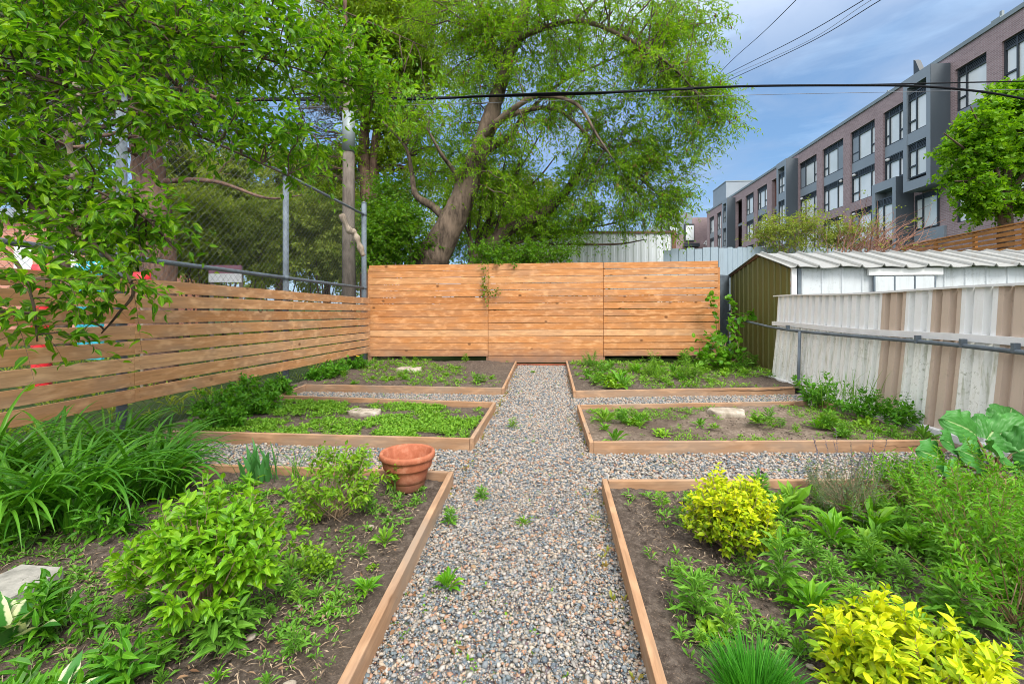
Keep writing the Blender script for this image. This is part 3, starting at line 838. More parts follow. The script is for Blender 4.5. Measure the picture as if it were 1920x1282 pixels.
# ================================================================== STONES
def rock(uv, z, sx, sy, sz, label, seed, name='flat_stone', mat='stone', rot=0.0, flat=0.35, group=None):
    c = G(*uv, z)
    rr = np.random.default_rng(seed)
    v, f = ico(4, 0.0)
    d = v.copy()
    n = fbm(d[:, 0] * 1.9 + seed, d[:, 1] * 1.9 + d[:, 2], seed, 4) - 0.5
    d = np.sign(d) * np.abs(d) ** 0.72
    d *= (1 + 0.55 * n)[:, None]
    d[:, 2] = np.clip(d[:, 2], -1, 0.55 + 0.18 * (fbm(d[:, 0] * 3, d[:, 1] * 3, seed + 5, 3) - .5))
    ca, sa = math.cos(rot), math.sin(rot)
    p = np.stack([sx * d[:, 0] * ca - sy * d[:, 1] * sa, sx * d[:, 0] * sa + sy * d[:, 1] * ca, sz * (d[:, 2] + 0.25)], -1) + c
    g = Geo(); g.faces(p, f)
    return tag(g.build(name, M[mat], smooth=True, origin=c), label, 'stone', group)
rock((768, 697), .085, .27, .15, .11, 'blocky pale stone on bare soil in front of the back fence', 3)
rock((684, 778), .055, .21, .13, .075, 'flat pale stone lying among dense low weeds', 5)
rock((1362, 779), .06, .21, .14, .095, 'domed pale stone on the dry soil bed', 9)
rock((1549, 763), .08, .085, .07, .08, 'small reddish broken brick by the metal fence', 11, 'brick', 'brickstone', .3)

# concrete slab in the front left corner
c = G(22, 1128, .08)
t = Geo(); a = 0.13
cc = np.array([(-.135, -.11), (.115, -.13), (.125, .09), (.10, .125), (-.12, .13)])
vv = [(c[0] + x, c[1] + y, z) for z in (0.05, .165) for x, y in cc]; n = len(cc)
t.faces(vv, [tuple(range(n))[::-1], tuple(range(n, 2 * n))] + [(i, (i + 1) % n, n + (i + 1) % n, n + i) for i in range(n)])
t.tube([(c[0] + .05 + .028 * math.cos(q), c[1] + .03 + .022 * math.sin(q), .166) for q in np.linspace(0, 6.0, 16)], .0025, 5)
tag(t.build('paving_slab', M['slab'], bevel=0.006, origin=(c[0], c[1], .05)), 'grey paving slab with a carved ring by the hosta', 'paving slab')

# ================================================================== SHED
XS = 4.30; YS0 = 8.70; YS1 = 11.55; YR = 9.95; ZE0, ZE1, ZRG = 2.06, 2.12, 2.45; XE = 11.5; ZB = 0.10
t = thing('garden_shed', (XS, YS0, 0), 'metal shed with olive green side, white front and ribbed roof', 'shed')
# green gable wall: ribbed panels
def roofz(y):
    return ZE0 + (ZRG - ZE0) * (y - YS0) / (YR - YS0) if y < YR else ZRG + (ZE1 - ZRG) * (y - YR) / (YS1 - YR)
ys = []
y = YS0 + 0.02
while y < YS1:
    for dy, dx in ((0, 0), (.095, 0), (.108, -.022), (.132, -.022), (.145, 0)):
        ys.append((min(y + dy, YS1), dx))
    y += 0.24
ys.append((YS1, 0))
p = np.array([[(XS + dx, yy, ZB) for yy, dx in ys], [(XS + dx, yy, roofz(yy) - .02) for yy, dx in ys]])
g = Geo(); g.grid(p); g.build('side_wall', M['sheetgreen'], t)
g = Geo(); g.box((XS - .03, YS0 - .02, ZB - .12), (0, YS1 - YS0, 0), (.05, 0, 0), (0, 0, .13)); g.build('base_rail', M['rust'], t)
# gable trim under roof
g = Geo()
g.tube([(XS - .02, YS1 + .05, ZE1 - .03), (XS - .02, YR, ZRG - .02)], .022, 6); g.build('verge_trim', M['rust'], t)
# white front
xs = []
x = XS + .02
while x < XE:
    for dx, dy in ((0, 0), (.15, 0), (.165, -.018), (.185, -.018), (.20, 0)):
        xs.append((x + dx, dy))
    x += .34
xs.append((XE, 0))
p = np.array([[(xx, YS0 + dy, ZB) for xx, dy in xs], [(xx, YS0 + dy, ZE0) for xx, dy in xs]])
g = Geo(); g.grid(p, flip=True); g.build('front_wall', M['shedwall'], t)
g = Geo(); g.box((XS - .01, YS0 - .05, ZB), (.085, 0, 0), (0, .04, 0), (0, 0, ZE0 - ZB - .01)); g.build('corner_trim', M['plasticwhite'], t)
g = Geo(); g.box((XS + .10, YS0 - .045, ZB), (.05, 0, 0), (0, .03, 0), (0, 0, ZE0 - ZB - .01)); g.build('corner_trim', M['galvdark'], t)
# sliding doors
dx0 = P(1638, 540, 8.1)[0]; dx1 = P(1752, 540, 8.0)[0]
g = Geo()
w3 = (dx1 - dx0) / 3
for k in range(3):
    g.box((dx0 + k * w3 + .012, YS0 - .075, ZB), (w3 - .024, 0, 0), (0, .03, 0), (0, 0, ZE0 - ZB - .16))
dr = g.build('door', M['shedwall'], t)
g = Geo()
for k in range(4):
    g.box((dx0 + k * w3 - .011, YS0 - .082, ZB), (.022, 0, 0), (0, .04, 0), (0, 0, ZE0 - ZB - .155))
g.build('door_frame', M['galvdark'], dr)
g = Geo(); g.box((dx0 - .1, YS0 - .09, ZE0 - .14), (dx1 - dx0 + .22, 0, 0), (0, .05, 0), (0, 0, .12)); g.build('door_track', M['sheetwhite'], t)
# roof: ribbed sheets whose free edge is wavy
def roof_side(ya, za, yb, zb, seed):
    xs = np.arange(XS - .08, XE, .0175)
    prof = np.zeros_like(xs); ph = ((xs - XS) % .36)
    prof = np.where(ph < .07, .05 * np.sin(ph / .07 * math.pi), 0)
    wav = .014 * np.sin((xs - XS) / .36 * 2 * math.pi * .5) + .02 * (vnoise(xs * 1.3, xs * 0 + seed, seed) - .5)
    rows = []
    for f in np.linspace(0, 1, 7):
        yy = ya + (yb - ya) * f + 0 * xs
        zz_ = za + (zb - za) * f + prof + wav * (1 - f) + 0.004 * np.sin(xs * 9 + f * 5)
        rows.append(np.stack([xs, yy, zz_], -1))
    return np.array(rows)
g = Geo(); g.grid(roof_side(YS0 - .16, ZE0 + .0, YR, ZRG + .02, 1), flip=True)
g.grid(roof_side(YS1 + .1, ZE1 - .02, YR, ZRG + .02, 2))
o = g.build('roof', M['sheetroof'], t)
sm = o.modifiers.new('thick', 'SOLIDIFY'); sm.thickness = 0.012

# ================================================================== CORRUGATED FENCE ON THE RIGHT
XR = 4.05
def yat(u):
    l = (u - CU) / F; d = XR / (l * CT - ST); return l * d * ST + d * CT
segs = [(1459, 1655, 'sheetwhite', 'sheetdirty'), (1655, 1700, 'sheettan', 'sheettan'), (1700, 1749, 'sheetwhite', 'sheetdirty'), (1749, 1804, 'sheettan', 'sheettan'),
        (1804, 1873, 'sheetwhite', 'sheetdirty'), (1873, 1960, 'sheettan', 'sheettan'), (1960, 2060, 'sheetwhite', 'sheetdirty'), (2060, 2250, 'sheettan', 'sheettan'), (2250, 2700, 'sheetwhite', 'sheetdirty')]
t = thing('metal_fence', (XR, 5, 0), 'corrugated white and tan metal fence with white rails along the right side', 'fence')
def corr(ya, yb, za, zb, xoff, splay, mat, dep=.06):
    L = ya - yb; n = max(2, round(L / .17)); pw = L / n
    pr = []
    for k in range(n):
        for f, h in ((0, 0), (.26, 0), (.34, 1), (.66, 1), (.74, 0)):
            pr.append((ya - (k + f) * pw, h * dep))
    pr.append((yb + .001, 0))
    rows = []
    for f in (0, .5, 1):
        z = za + (zb - za) * f
        rows.append([(XR - xoff - splay * (1 - f) + h, yy, z) for yy, h in pr])
    g = Geo(); g.grid(np.array(rows), flip=True)
    o = g.build('sheet_panel', M[mat], t)
    s = o.modifiers.new('thick', 'SOLIDIFY'); s.thickness = .004
    return o
for ua, ub, mu, ml in segs:
    ya, yb = yat(ua), yat(ub)
    corr(ya, yb + .002, 1.03, 1.545, 0, 0.03, mu)
    corr(ya - .06, yb - .058, 0.03, 1.03, .045, 0.10, ml)
yn = yat(2700); yf = yat(1459)
def wavy_rail(name, y0, y1, x, z, sx, sz, mat, n=14, amp=.012):
    yy = np.linspace(y0, y1, n); g = Geo()
    zz_ = z + amp * np.sin(yy * 1.7) 
    c = [(x, 0), (x + sx, 0), (x + sx, sz), (x, sz), (x, 0)]
    p = np.array([[(a, y, q + b) for a, b in c] for y, q in zip(yy, zz_)])
    g.grid(p)
    g.faces(np.array([(a, yy[0], zz_[0] + b) for a, b in c[:4]]), [(0, 1, 2, 3)])
    g.faces(np.array([(a, yy[-1], zz_[-1] + b) for a, b in c[:4]]), [(0, 3, 2, 1)])
    return g.build(name, M[mat], t)
wavy_rail('top_cap', yf + .12, yn, XR - .035, 1.535, .09, .022, 'plasticwhite')
wavy_rail('middle_rail', yf + .10, yn, XR - .065, 1.012, .055, .072, 'plasticwhite')
wavy_rail('ground_rail', yf - .02, yn, XR - .21, .035, .07, .075, 'plasticwhite')
# steel pipe railing
t = thing('pipe_railing', (XR - .12, 7, 0), 'grey steel pipe rail on posts in front of the corrugated fence', 'railing')
XP = XR - .115
pts = [(3.93, 10.45, 1.10), (3.96, 9.6, 1.045), (3.95, 8.6, .985), (XP, 7.6, .965), (XP, 6.2, .975), (XP, 5.0, .985), (XP - .01, 4.0, .975), (XP, 2.5, .97), (XP, 1.0, .97)]
g = Geo(); g.tube(smooth_path(pts, 6), .022, 10); g.build('rail', M['galvdark'], t, smooth=True)
for y in (8.05, 5.3, 4.75, 4.25):
    g = Geo(); g.box((XP - .03, y, .965), (.055, 0, 0), (0, .028, 0), (0, 0, .085)); g.build('clip', M['galvdark'], t)
y = yat(1511) - .1
g = Geo(); g.tube([(XP - .055, y, -.05), (XP - .03, y, .97)], .022, 10); g.build('post', M['galv'], t, smooth=True)
g = Geo(); g.tube([(XP - .10, 4.02, -.05), (XP - .02, 3.86, .95), (XP - .02, 3.86, 1.0)], .03, 10)
g.tube([(XP - .02, 3.86, .93), (XP - .02, 3.86, 1.0)], .04, 10); g.build('post', M['galv'], t, smooth=True)

# ================================================================== TOWNHOUSE ROW ON THE RIGHT
AB = 21.0                                    # its face stands this far right of the camera's line to its vanishing point
VPU = 1055.0
def sof(u): return F * AB / (u - VPU)        # distance along the face of a point seen at u
def hof(k): return CAMZ + AB * k             # height from the slope of a line in the photo
FD = nrm(np.array(W((VPU - CU) / F, 1, 0)))  # direction along the face
FO = W(AB, 0, 0); FO = np.array([FO[0], FO[1], 0])
FN = np.array([-FD[1], FD[0], 0])            # towards the garden
fl = math.hypot((VPU - CU) / F, 1)
def fp(s, z, out=0.0): return FO + FD * s * fl + FN * out + np.array([0, 0, z])
ZP = hof(.648); Z3T = hof(.602); Z3S = hof(.495); Z2T = hof(.462); Z2S = hof(.358); Z1T = hof(.328); Z1S = hof(.212); ZG = 0.0
bt = thing('apartment_building', fp(40, 0), 'long dark brick apartment row with grey window bays rising on the right', 'building')
S0, S1 = 11.0, 66.2
# openings: (s far, s near, z bottom, z top)
cols = [(1330, 1339), (1344, 1352), (1398, 1413), (1419.5, 1438), (1498.5, 1531), (1542, 1581), (1594.5, 1640), (1656, 1697), (1791, 1849.6), (1878, 1965), (2010, 2120)]
colS = [(sof(a), sof(b)) for a, b in cols]
recS = [(sof(1379), sof(1391)), (sof(1447), sof(1456))]
def fbox(g, sa, sb, za, zb, out0, out1):
    """box on the face from s=sa (far) to sb (near), za..zb, out0..out1"""
    o = fp(sa, za, out0)
    lo = random.uniform(0, 40)
    g.box(o, FD * (sb - sa) * fl, FN * (out1 - out0), np.array([0, 0, zb - za]), gcoff=(0, 0, 0))
def wallbox(g, sa, sb, za, zb, out0=-.35, out1=0.0):
    n0 = g.nv
    fbox(g, sa, sb, za, zb, out0, out1)
    v = g.V[-1] - FO
    g.A[-1] = np.stack([v @ FD + (v @ FN), v[:, 2], 0 * v[:, 2]], -1)
strips = sorted([(a, b, 'w') for a, b in colS] + [(a, b, 'r') for a, b in recS], key=lambda q: -q[0])
g = Geo(); s = S1
for a, b, k in strips:
    if s - a > .01: wallbox(g, s, a, ZG, ZP)
    if k == 'w':
        wallbox(g, a, b, Z3T, ZP); wallbox(g, a, b, Z1T, Z2S); wallbox(g, a, b, ZG, Z1S)
    else:
        wallbox(g, a, b, Z3T, ZP); wallbox(g, a, b, ZG, Z1S)
    s = b
wallbox(g, s, S0, ZG, ZP)
wallbox(g, S1, S0, ZG, ZP - .3, -11.5, -1.6)
g.build('wall', M['brick'], bt)
g = Geo(); fbox(g, S1 + .15, S0 - .1, ZP, ZP + .22, -.5, .08); g.build('parapet_cap', M['cap'], bt)
g = Geo(); fbox(g, S1, S0, ZP - .3, ZP - .25, -11.5, -.36); g.build('roof', M['paneldark'], bt)

def window(sa, sb, za, zb, out, split, name='window', blank=None, louver=.42, lamp=None):
    """dark metal frame with mullions and a louvred head; the panes are its child"""
    g = Geo(); fw = .07; w = sa - sb
    fbox(g, sa, sa - fw, za, zb, out - .06, out + .05); fbox(g, sb + fw, sb, za, zb, out - .06, out + .05)
    fbox(g, sa - fw, sb + fw, zb - fw, zb, out - .06, out + .05); fbox(g, sa - fw, sb + fw, za, za + fw, out - .06, out + .05)
    zl = zb - louver
    fbox(g, sa - fw, sb + fw, zl - .035, zl + .035, out - .06, out + .05)
    for k in range(4):
        zz_ = zl + .06 + k * (louver - .14) / 4
        fbox(g, sa - fw, sb + fw, zz_, zz_ + .035, out - .04, out + .03)
    cuts = [sa - w * q for q in split]
    for c in cuts:
        fbox(g, c + fw / 2, c - fw / 2, za + fw, zl - .035, out - .06, out + .05)
        fbox(g, c + fw / 2, c - fw / 2, zl + .035, zb - fw, out - .06, out + .05)
    edges = [sa - fw] + cuts + [sb + fw]
    for i in range(len(edges) - 1):
        if abs(edges[i] - edges[i + 1]) < .75:        # narrow opening sash: transom
            fbox(g, edges[i] - .04, edges[i + 1] + .04, za + .62, za + .70, out - .06, out + .05)
    fr = g.build('window_frame' if False else name, M['framedark'], bt)
    g = Geo()
    for i in range(len(edges) - 1):
        if blank is not None and i == blank: continue
        fbox(g, edges[i] - .03, edges[i + 1] + .03, za + fw, zl - .03, out - .05, out - .02)
    g.build('pane', M['glass'], fr)
    if blank is not None:
        g = Geo(); fbox(g, edges[blank] - .03, edges[blank + 1] + .03, za + fw, zl - .03, out - .04, out + .03)
        g.build('blank_panel', M['panelgrey'], fr)
    if lamp is not None:
        g = Geo(); c = fp(sa - .35 if lamp == 0 else sb + .35, zb - .22, out + .12)
        v, f = ico(2); g.faces(v * np.array([.13, .13, .10]) + c, f)
        g.build('wall_lamp', M['lampwhite'], bt, smooth=True)
for i, (a, b) in enumerate(colS):
    bl3 = {4: 0, 5: 2, 6: 0, 8: None}.get(i)
    sp = [.30, .80] if i % 2 == 0 else [.22, .68]
    if a - b < 1.9: sp = [.35]; bl3 = None
    if i in (8, 9): sp = [.30]
    window(a, b, Z3S, Z3T, -.16, sp, blank=bl3)
    g = Geo(); fbox(g, a, b, Z2T, Z3S, -.28, -.10); g.build('spandrel_panel', M['panelgrey'], bt)
    window(a, b, Z2S, Z2T, -.16, sp, lamp=None if i in (0, 2, 8, 9, 10) else (i % 2 if i != 7 else 0))
    window(a, b, Z1S, Z1T, -.16, sp, blank=0 if i in (6,) else None, lamp=0 if i % 2 == 0 else 1)
for (a, b), mt in zip(recS, ('glass', 'redwood')):
    g = Geo(); fbox(g, a, b, Z1S, Z3T, -1.55, -1.45); g.build('recess_back', M['paneldark' if mt == 'glass' else 'redwood'], bt)
    for zq in (Z2T, Z1T - .1):
        g = Geo(); fbox(g, a, b, zq, zq + .3, -1.44, -.3); g.build('balcony_slab', M['panelgrey'], bt)
    if mt == 'redwood':
        g = Geo(); fbox(g, a + .0, a - .06, Z2T + .3, Z3T, -1.44, -.36); g.build('recess_lining', M['redwood'], bt)
    else:
        g = Geo(); fbox(g, a - .3, b + .3, Z2T + .4, Z3T - .6, -1.44, -1.40); g.build('recess_glazing', M['glass'], bt)
# projecting grey bays
def bay(ua, ub, u_side, zb, zt, rows, name='bay'):
    sa, sb = sof(ua), sof(ub)
    sN = sb
    out = 1.0
    # nearer side is seen at u_side on the wall: depth from how far the face line moves
    g = Geo(); fw = .28; dpt = .16
    fbox(g, sa, sa - fw, zb, zt, 0, out); fbox(g, sN + fw, sN, zb, zt, 0, out)
    fbox(g, sa - fw, sN + fw, zt - .55, zt, 0, out); fbox(g, sa - fw, sN + fw, zb, zb + .55, 0, out)
    for (wa, wb), nx in zip(rows, rows[1:] + [None]):
        if nx is not None:
            fbox(g, sa - fw, sN + fw, wb, nx[0], 0, out - .03)
    fbox(g, sa - fw, sN + fw, zb + .55, zt - .55, 0, .3)
    o = g.build(name, M['panelgrey'], bt)
    for wa, wb in rows:
        window(sa - fw, sN + fw, wa, wb, out - .14, [.42])
    g = Geo(); fbox(g, sN - .001, sN - .02, zb, zt, 0.02, out - .01); g.build('bay_side', M['paneldark'], o)
bay_dz = 0.35
def bayu(u, out=1.0):        # face position of a bay edge seen at u when it stands out from the wall
    return VPU + (u - VPU) * AB / (AB - out)
bay(bayu(1696), bayu(1747.5), 1769, hof(.318), hof(.628), [(hof(.352), hof(.445)), (hof(.475), hof(.585))])
bay(bayu(1457), bayu(1475), 1491, hof(.20), hof(.632), [(hof(.235), hof(.33)), (hof(.357), hof(.462)), (hof(.495), hof(.585))])
bay(bayu(1354.5), bayu(1363.5), 1376, hof(.20), hof(.632), [(hof(.235), hof(.33)), (hof(.357), hof(.462)), (hof(.495), hof(.585))])
bay(bayu(1637), bayu(1682), 1697, 2.0, hof(.372), [(hof(.195), hof(.322))])
# ground floor window below the tall bay, with a low panel
window(sof(1719), sof(1762), hof(.215), hof(.312), .05, [.35], louver=.25)
g = Geo(); fbox(g, sof(1719), sof(1775), hof(.172), hof(.212), .0, .14); g.build('spandrel_panel', M['panelgrey'], bt)
# roof boxes and small vents along the parapet
pb = thing('roof_box', fp(62, ZP - .25, -3), 'grey metal penthouse box on the far end of the brick row roof', 'roof box')
g = Geo(); c0 = fp(66, ZP - .25, -.8); g.box(c0, FD * -5.2, -FN * 5.5, np.array([0, 0, hof(.648) - CAMZ and (CAMZ + 222 * 64 / F) - (ZP - .25)]))
g.build('box_wall', M['panelgrey'], pb)
g = Geo(); g.box(c0 + FN * .06 + FD * .06 + np.array([0, 0, (CAMZ + 222 * 64 / F) - (ZP - .25)]), FD * -5.32, -FN * 5.62, np.array([0, 0, .12])); g.build('coping', M['cap'], pb)
for u, h, w, lb in ((1480, .55, 1.1, 'low grey roof vent box on the parapet above the left narrow bay'), (1447, .5, .9, 'small grey roof vent box further along the brick row parapet'),
                    (1640, .55, 1.4, 'grey roof box left of the pointed roof fin'), (1838, .75, .5, 'grey chimney box on the parapet nearest the camera')):
    s = sof(u); c = fp(s, ZP - .25, -.9); g = Geo()
    g.box(c, FD * w, -FN * w * .8, np.array([0, 0, h + .45])); g.box(c + FD * w * .3 - FN * .2 + np.array([0, 0, h + .45]), FD * .12, -FN * .12, np.array([0, 0, .35]))
    tag(g.build('roof_vent', M['cap'], origin=c), lb, 'roof vent', 'vents on the brick row roof')
s = sof(1690); c = fp(s, ZP - .25, -.7); g = Geo()
v = [c, c + FD * -.9, c + FD * -.15 + np.array([0, 0, 1.75]), c + FD * .02 + np.array([0, 0, 1.9])]
v = v + [q - FN * .3 for q in v]
g.faces(v, [(0, 1, 2, 3), (7, 6, 5, 4), (0, 4, 5, 1), (1, 5, 6, 2), (2, 6, 7, 3), (3, 7, 4, 0)])
tag(g.build('roof_fin', M['framedark'], origin=c), 'dark pointed fin standing on the brick row roof edge', 'roof fin')

# ------------------------------------------------------------------ far building with the number
D2 = 69.0
def far(u, v, dd=0.0): return P(u, v, D2 + dd)
t = thing('house', far(1270, 575), 'distant house with sloping grey roof and brick wall numbered 4', 'house')
g = Geo()
a = far(1298, 575); a[2] = 0; b = far(1329, 575); b[2] = 0; zt = far(1310, 408)[2]
def vwall(g, a, b, z0, z1, th=.3):
    d = (b - a) * np.array([1, 1, 0]); s = nrm(np.cross([0, 0, 1.0], d)) * th
    g.box(np.array([a[0], a[1], z0]), d, s, np.array([0, 0, z1 - z0]))
    v = g.V[-1]; g.A[-1] = np.stack([v @ nrm(d), v[:, 2], 0 * v[:, 0]], -1)
vwall(g, a, b, 0, zt, 5); g.build('wall', M['brick'], t)
g = Geo(); a2 = far(1205, 575); a2[2] = 0; b2 = far(1297.6, 575); b2[2] = 0
vwall(g, a2, b2, 0, far(1240, 440)[2], 5); g.build('wall', M['brick'], t)
g = Geo(); e = np.array([0.0, 6.0, 0])
p = [far(1200, 440), far(1297.5, 440), far(1297.5, 398), far(1262, 398)]
vv = p + [q + e for q in p]
g.faces(vv, [(0, 1, 2, 3), (7, 6, 5, 4), (0, 4, 5, 1), (1, 5, 6, 2), (2, 6, 7, 3), (3, 7, 4, 0)]); g.build('roof', M['panelgrey'], t)
g = Geo(); q = far(1254, 441, -.5); g.box(q, far(1274, 441, -.5) - q, (0, .6, 0), (0, 0, far(0, 421)[2] - q[2])); wn = g.build('dormer', M['framedark'], t)
g = Geo(); q = far(1256, 440, -.56); g.box(q, far(1272, 440, -.56) - q, (0, .05, 0), (0, 0, far(0, 425)[2] - q[2])); g.build('pane', M['glass'], wn)
g = Geo(); q = far(1284, 452, -.3); g.box(q, far(1302, 452, -.3) - q, (0, .3, 0), (0, 0, 2.6)); wn = g.build('window', M['framedark'], t)
g = Geo(); q = far(1286, 450, -.36); g.box(q, far(1301, 450, -.36) - q, (0, .05, 0), (0, 0, 2.2)); g.build('pane', M['glass'], wn)
g = Geo(); q = far(1284, 462, -.9); g.box(q, far(1312, 462, -.9) - q, (0, .9, 0), (0, 0, .5)); g.build('canopy', M['framedark'], t)
cu = bpy.data.curves.new('house_number', 'FONT'); cu.body = '4'; cu.size = 1.25; cu.extrude = .03; cu.align_x = 'CENTER'
on = bpy.data.objects.new('house_number', cu); COL.objects.link(on); cu.materials.append(M['white'])
q = far(1322.5, 461, -.08); on.location = q; on.rotation_euler = (math.radians(90), 0, TH)
dg = bpy.context.evaluated_depsgraph_get(); me_ = bpy.data.meshes.new_from_object(on.evaluated_get(dg)); bpy.data.objects.remove(on)
on = bpy.data.objects.new('house_number', me_); COL.objects.link(on); on.location = q; on.rotation_euler = (math.radians(90), 0, TH)
on.parent = t; on.matrix_parent_inverse = Matrix.Translation(-Vector(WL[t.name]))

# ------------------------------------------------------------------ white container and blue-grey fence beyond the back fence
DC = 16.0
a = P(930, 575, DC); b = P(1263, 575, DC); zt = P(0, 437, DC)[2]
t = thing('container', (a[0], a[1], 0), 'white ribbed metal container with rusty top edge behind the back fence', 'container')
d = nrm((b - a) * np.array([1, 1, 0])); nn = np.cross([0, 0, 1.0], d); L = np.linalg.norm((b - a)[:2])
pr = []; s = 0.0
while s < L:
    for f, h in ((0, 0), (.10, 0), (.14, .022), (.22, .022), (.26, 0)):
        pr.append((s + f, h))
    s += .27
pr = [q for q in pr if q[0] < L] + [(L, 0)]
p = np.array([[(*(a + d * q + nn * h)[:2], z) for q, h in pr] for z in (0, zt)])
g = Geo(); g.grid(p, flip=True)
bb = a + d * L
g.faces([(*bb[:2], 0), (*(bb + nn * 2.6)[:2], 0), (*(bb + nn * 2.6)[:2], zt), (*bb[:2], zt), (*(a + nn * 2.6)[:2], zt), (*a[:2], zt), (*(a + nn * 2.6)[:2], 0), (*a[:2], 0)],
        [(0, 1, 2, 3), (3, 2, 4, 5), (5, 4, 6, 7), (1, 6, 4, 2)])
g.build('wall', M['container'], t)
g = Geo(); g.box(np.array([*(a - nn * .03)[:2], zt - .02]), d * L, nn * .08, np.array([0, 0, .09])); g.box(np.array([*(bb - nn * .05 - d * .06)[:2], 0]), d * .13, nn * .1, np.array([0, 0, zt + .1])); g.build('frame_rail', M['rust'], t)

def seam_fence(t, pts, h, mat, pitch=.22):
    for i in range(len(pts) - 1):
        a, b = np.array(pts[i], float), np.array(pts[i + 1], float)
        L = np.linalg.norm((b - a)[:2]); d = (b - a) / L; nn = np.cross([0, 0, 1.0], nrm(d * np.array([1, 1, 0])))
        pr = []; s = 0
        while s < L - .02:
            dz = random.uniform(-.03, .03)
            for f, hh in ((0, 0), (pitch * .7, 0), (pitch * .78, .025), (pitch * .92, .025)):
                pr.append((min(s + f, L), hh, dz))
            s += pitch
        pr.append((L, 0, 0))
        p = np.array([[(*(a + d * q + nn * hh)[:2], 0 if k == 0 else (a + d * q)[2] + h + dz) for q, hh, dz in pr] for k in (0, 1)])
        g = Geo(); g.grid(p, flip=True)
        o = g.build('sheet_panel', M[mat], t)
        s_ = o.modifiers.new('thick', 'SOLIDIFY'); s_.thickness = .01
fa = P(1244, 468, 13.2); fb = P(1356, 464, 13.0); fc = P(1460, 462, 14.2); fd = P(1700, 470, 15.5)
t = thing('metal_fence', (fa[0], fa[1], 0), 'weathered blue-grey sheet metal fence between container and shed roof', 'fence')
seam_fence(t, [fa, fb], 0.0, 'bluefence'); seam_fence(t, [fb, fc, fd], 0.0, 'bluefence')
g = Geo(); q = P(1349, 519, 10.75); q2 = P(1368, 519, 11.0)
g.box((q[0], q[1], 0), (q2 - q) * np.array([1, 1, 0]), (0, .03, 0), (0, 0, q[2])); g.box((q[0] - .03, q[1] - .03, q[2]), (q2 - q) * np.array([1, 1, 0]) * 1.2, (0, .09, 0), (0, 0, .05))
tag(g.build('fence_piece', M['galvdark'], origin=(q[0], q[1], 0)), 'narrow dark metal fence piece in the gap beside the green shed', 'fence')

# orange slat fence on the right behind the shed
AF = 12.0
def ffp(u, v):
    return P(u, v, F * AF / (u - 1126))
a = ffp(1690, 462); b = ffp(1925, 412); ext = b + (b - a) * .5
t = thing('slat_fence', (b[0], b[1], 0), 'orange horizontal slat fence on high ground behind the shed roof', 'fence')
bot = 1.9
d = (ext - a) * np.array([1, 1, 0]); nn = nrm(np.cross([0, 0, 1.0], d)); L = np.linalg.norm(d); dd = d / L
zt = (a[2] + b[2]) / 2
g = Geo()
k = 0; z = bot
while z < zt - .10:
    g.box(np.array([*a[:2], z]), d, nn * .02, np.array([0, 0, .105])); z += .155
g.build('slats', M['farwood'], t)
g = Geo(); g.box(np.array([*(a + nn * -.03)[:2], zt - .05]), d, nn * .12, np.array([0, 0, .04])); g.build('cap', M['farwood'], t)
s = .0
while s < L:
    g = Geo(); g.box(np.array([*(a + dd * s + nn * .021)[:2], 0]), dd * .10, nn * .08, np.array([0, 0, zt - .055])); g.build('post', M['farwood'], t); s += 1.75

# ================================================================== BEYOND THE LEFT FENCE
t = thing('house', P(100, 575, 26), 'salmon brick house seen through the chain link on the left', 'house')
a = P(-160, 575, 27); b = P(205, 575, 24); a[2] = b[2] = 0
g = Geo(); vwall(g, a, b, 0, P(0, 408, 25)[2], 6); g.build('wall', M['brickred'], t)
dv = nrm((b - a)); nnv = np.cross([0, 0, 1.0], dv)
for u0, u1 in ((38, 72), (112, 150)):
    q = a + (b - a) * (u0 + 160) / 365; q2 = a + (b - a) * (u1 + 160) / 365
    g = Geo(); g.box((*(q - nnv * .04)[:2], 3.3), q2 - q, nnv * .06, (0, 0, 1.5)); wf = g.build('window', M['white'], t)
    g = Geo(); g.box((*(q - nnv * .06 + dv * .12)[:2], 3.42), (q2 - q) - dv * .24, nnv * .03, (0, 0, 1.26)); g.build('pane', M['glass'], wf)
g = Geo(); q = a - dv * .4 - nnv * .4; g.box((*q[:2], P(0, 408, 25)[2]), (b - a) + dv * .8, nnv * 7, (0, 0, .5)); g.build('roof', M['panelgrey'], t)
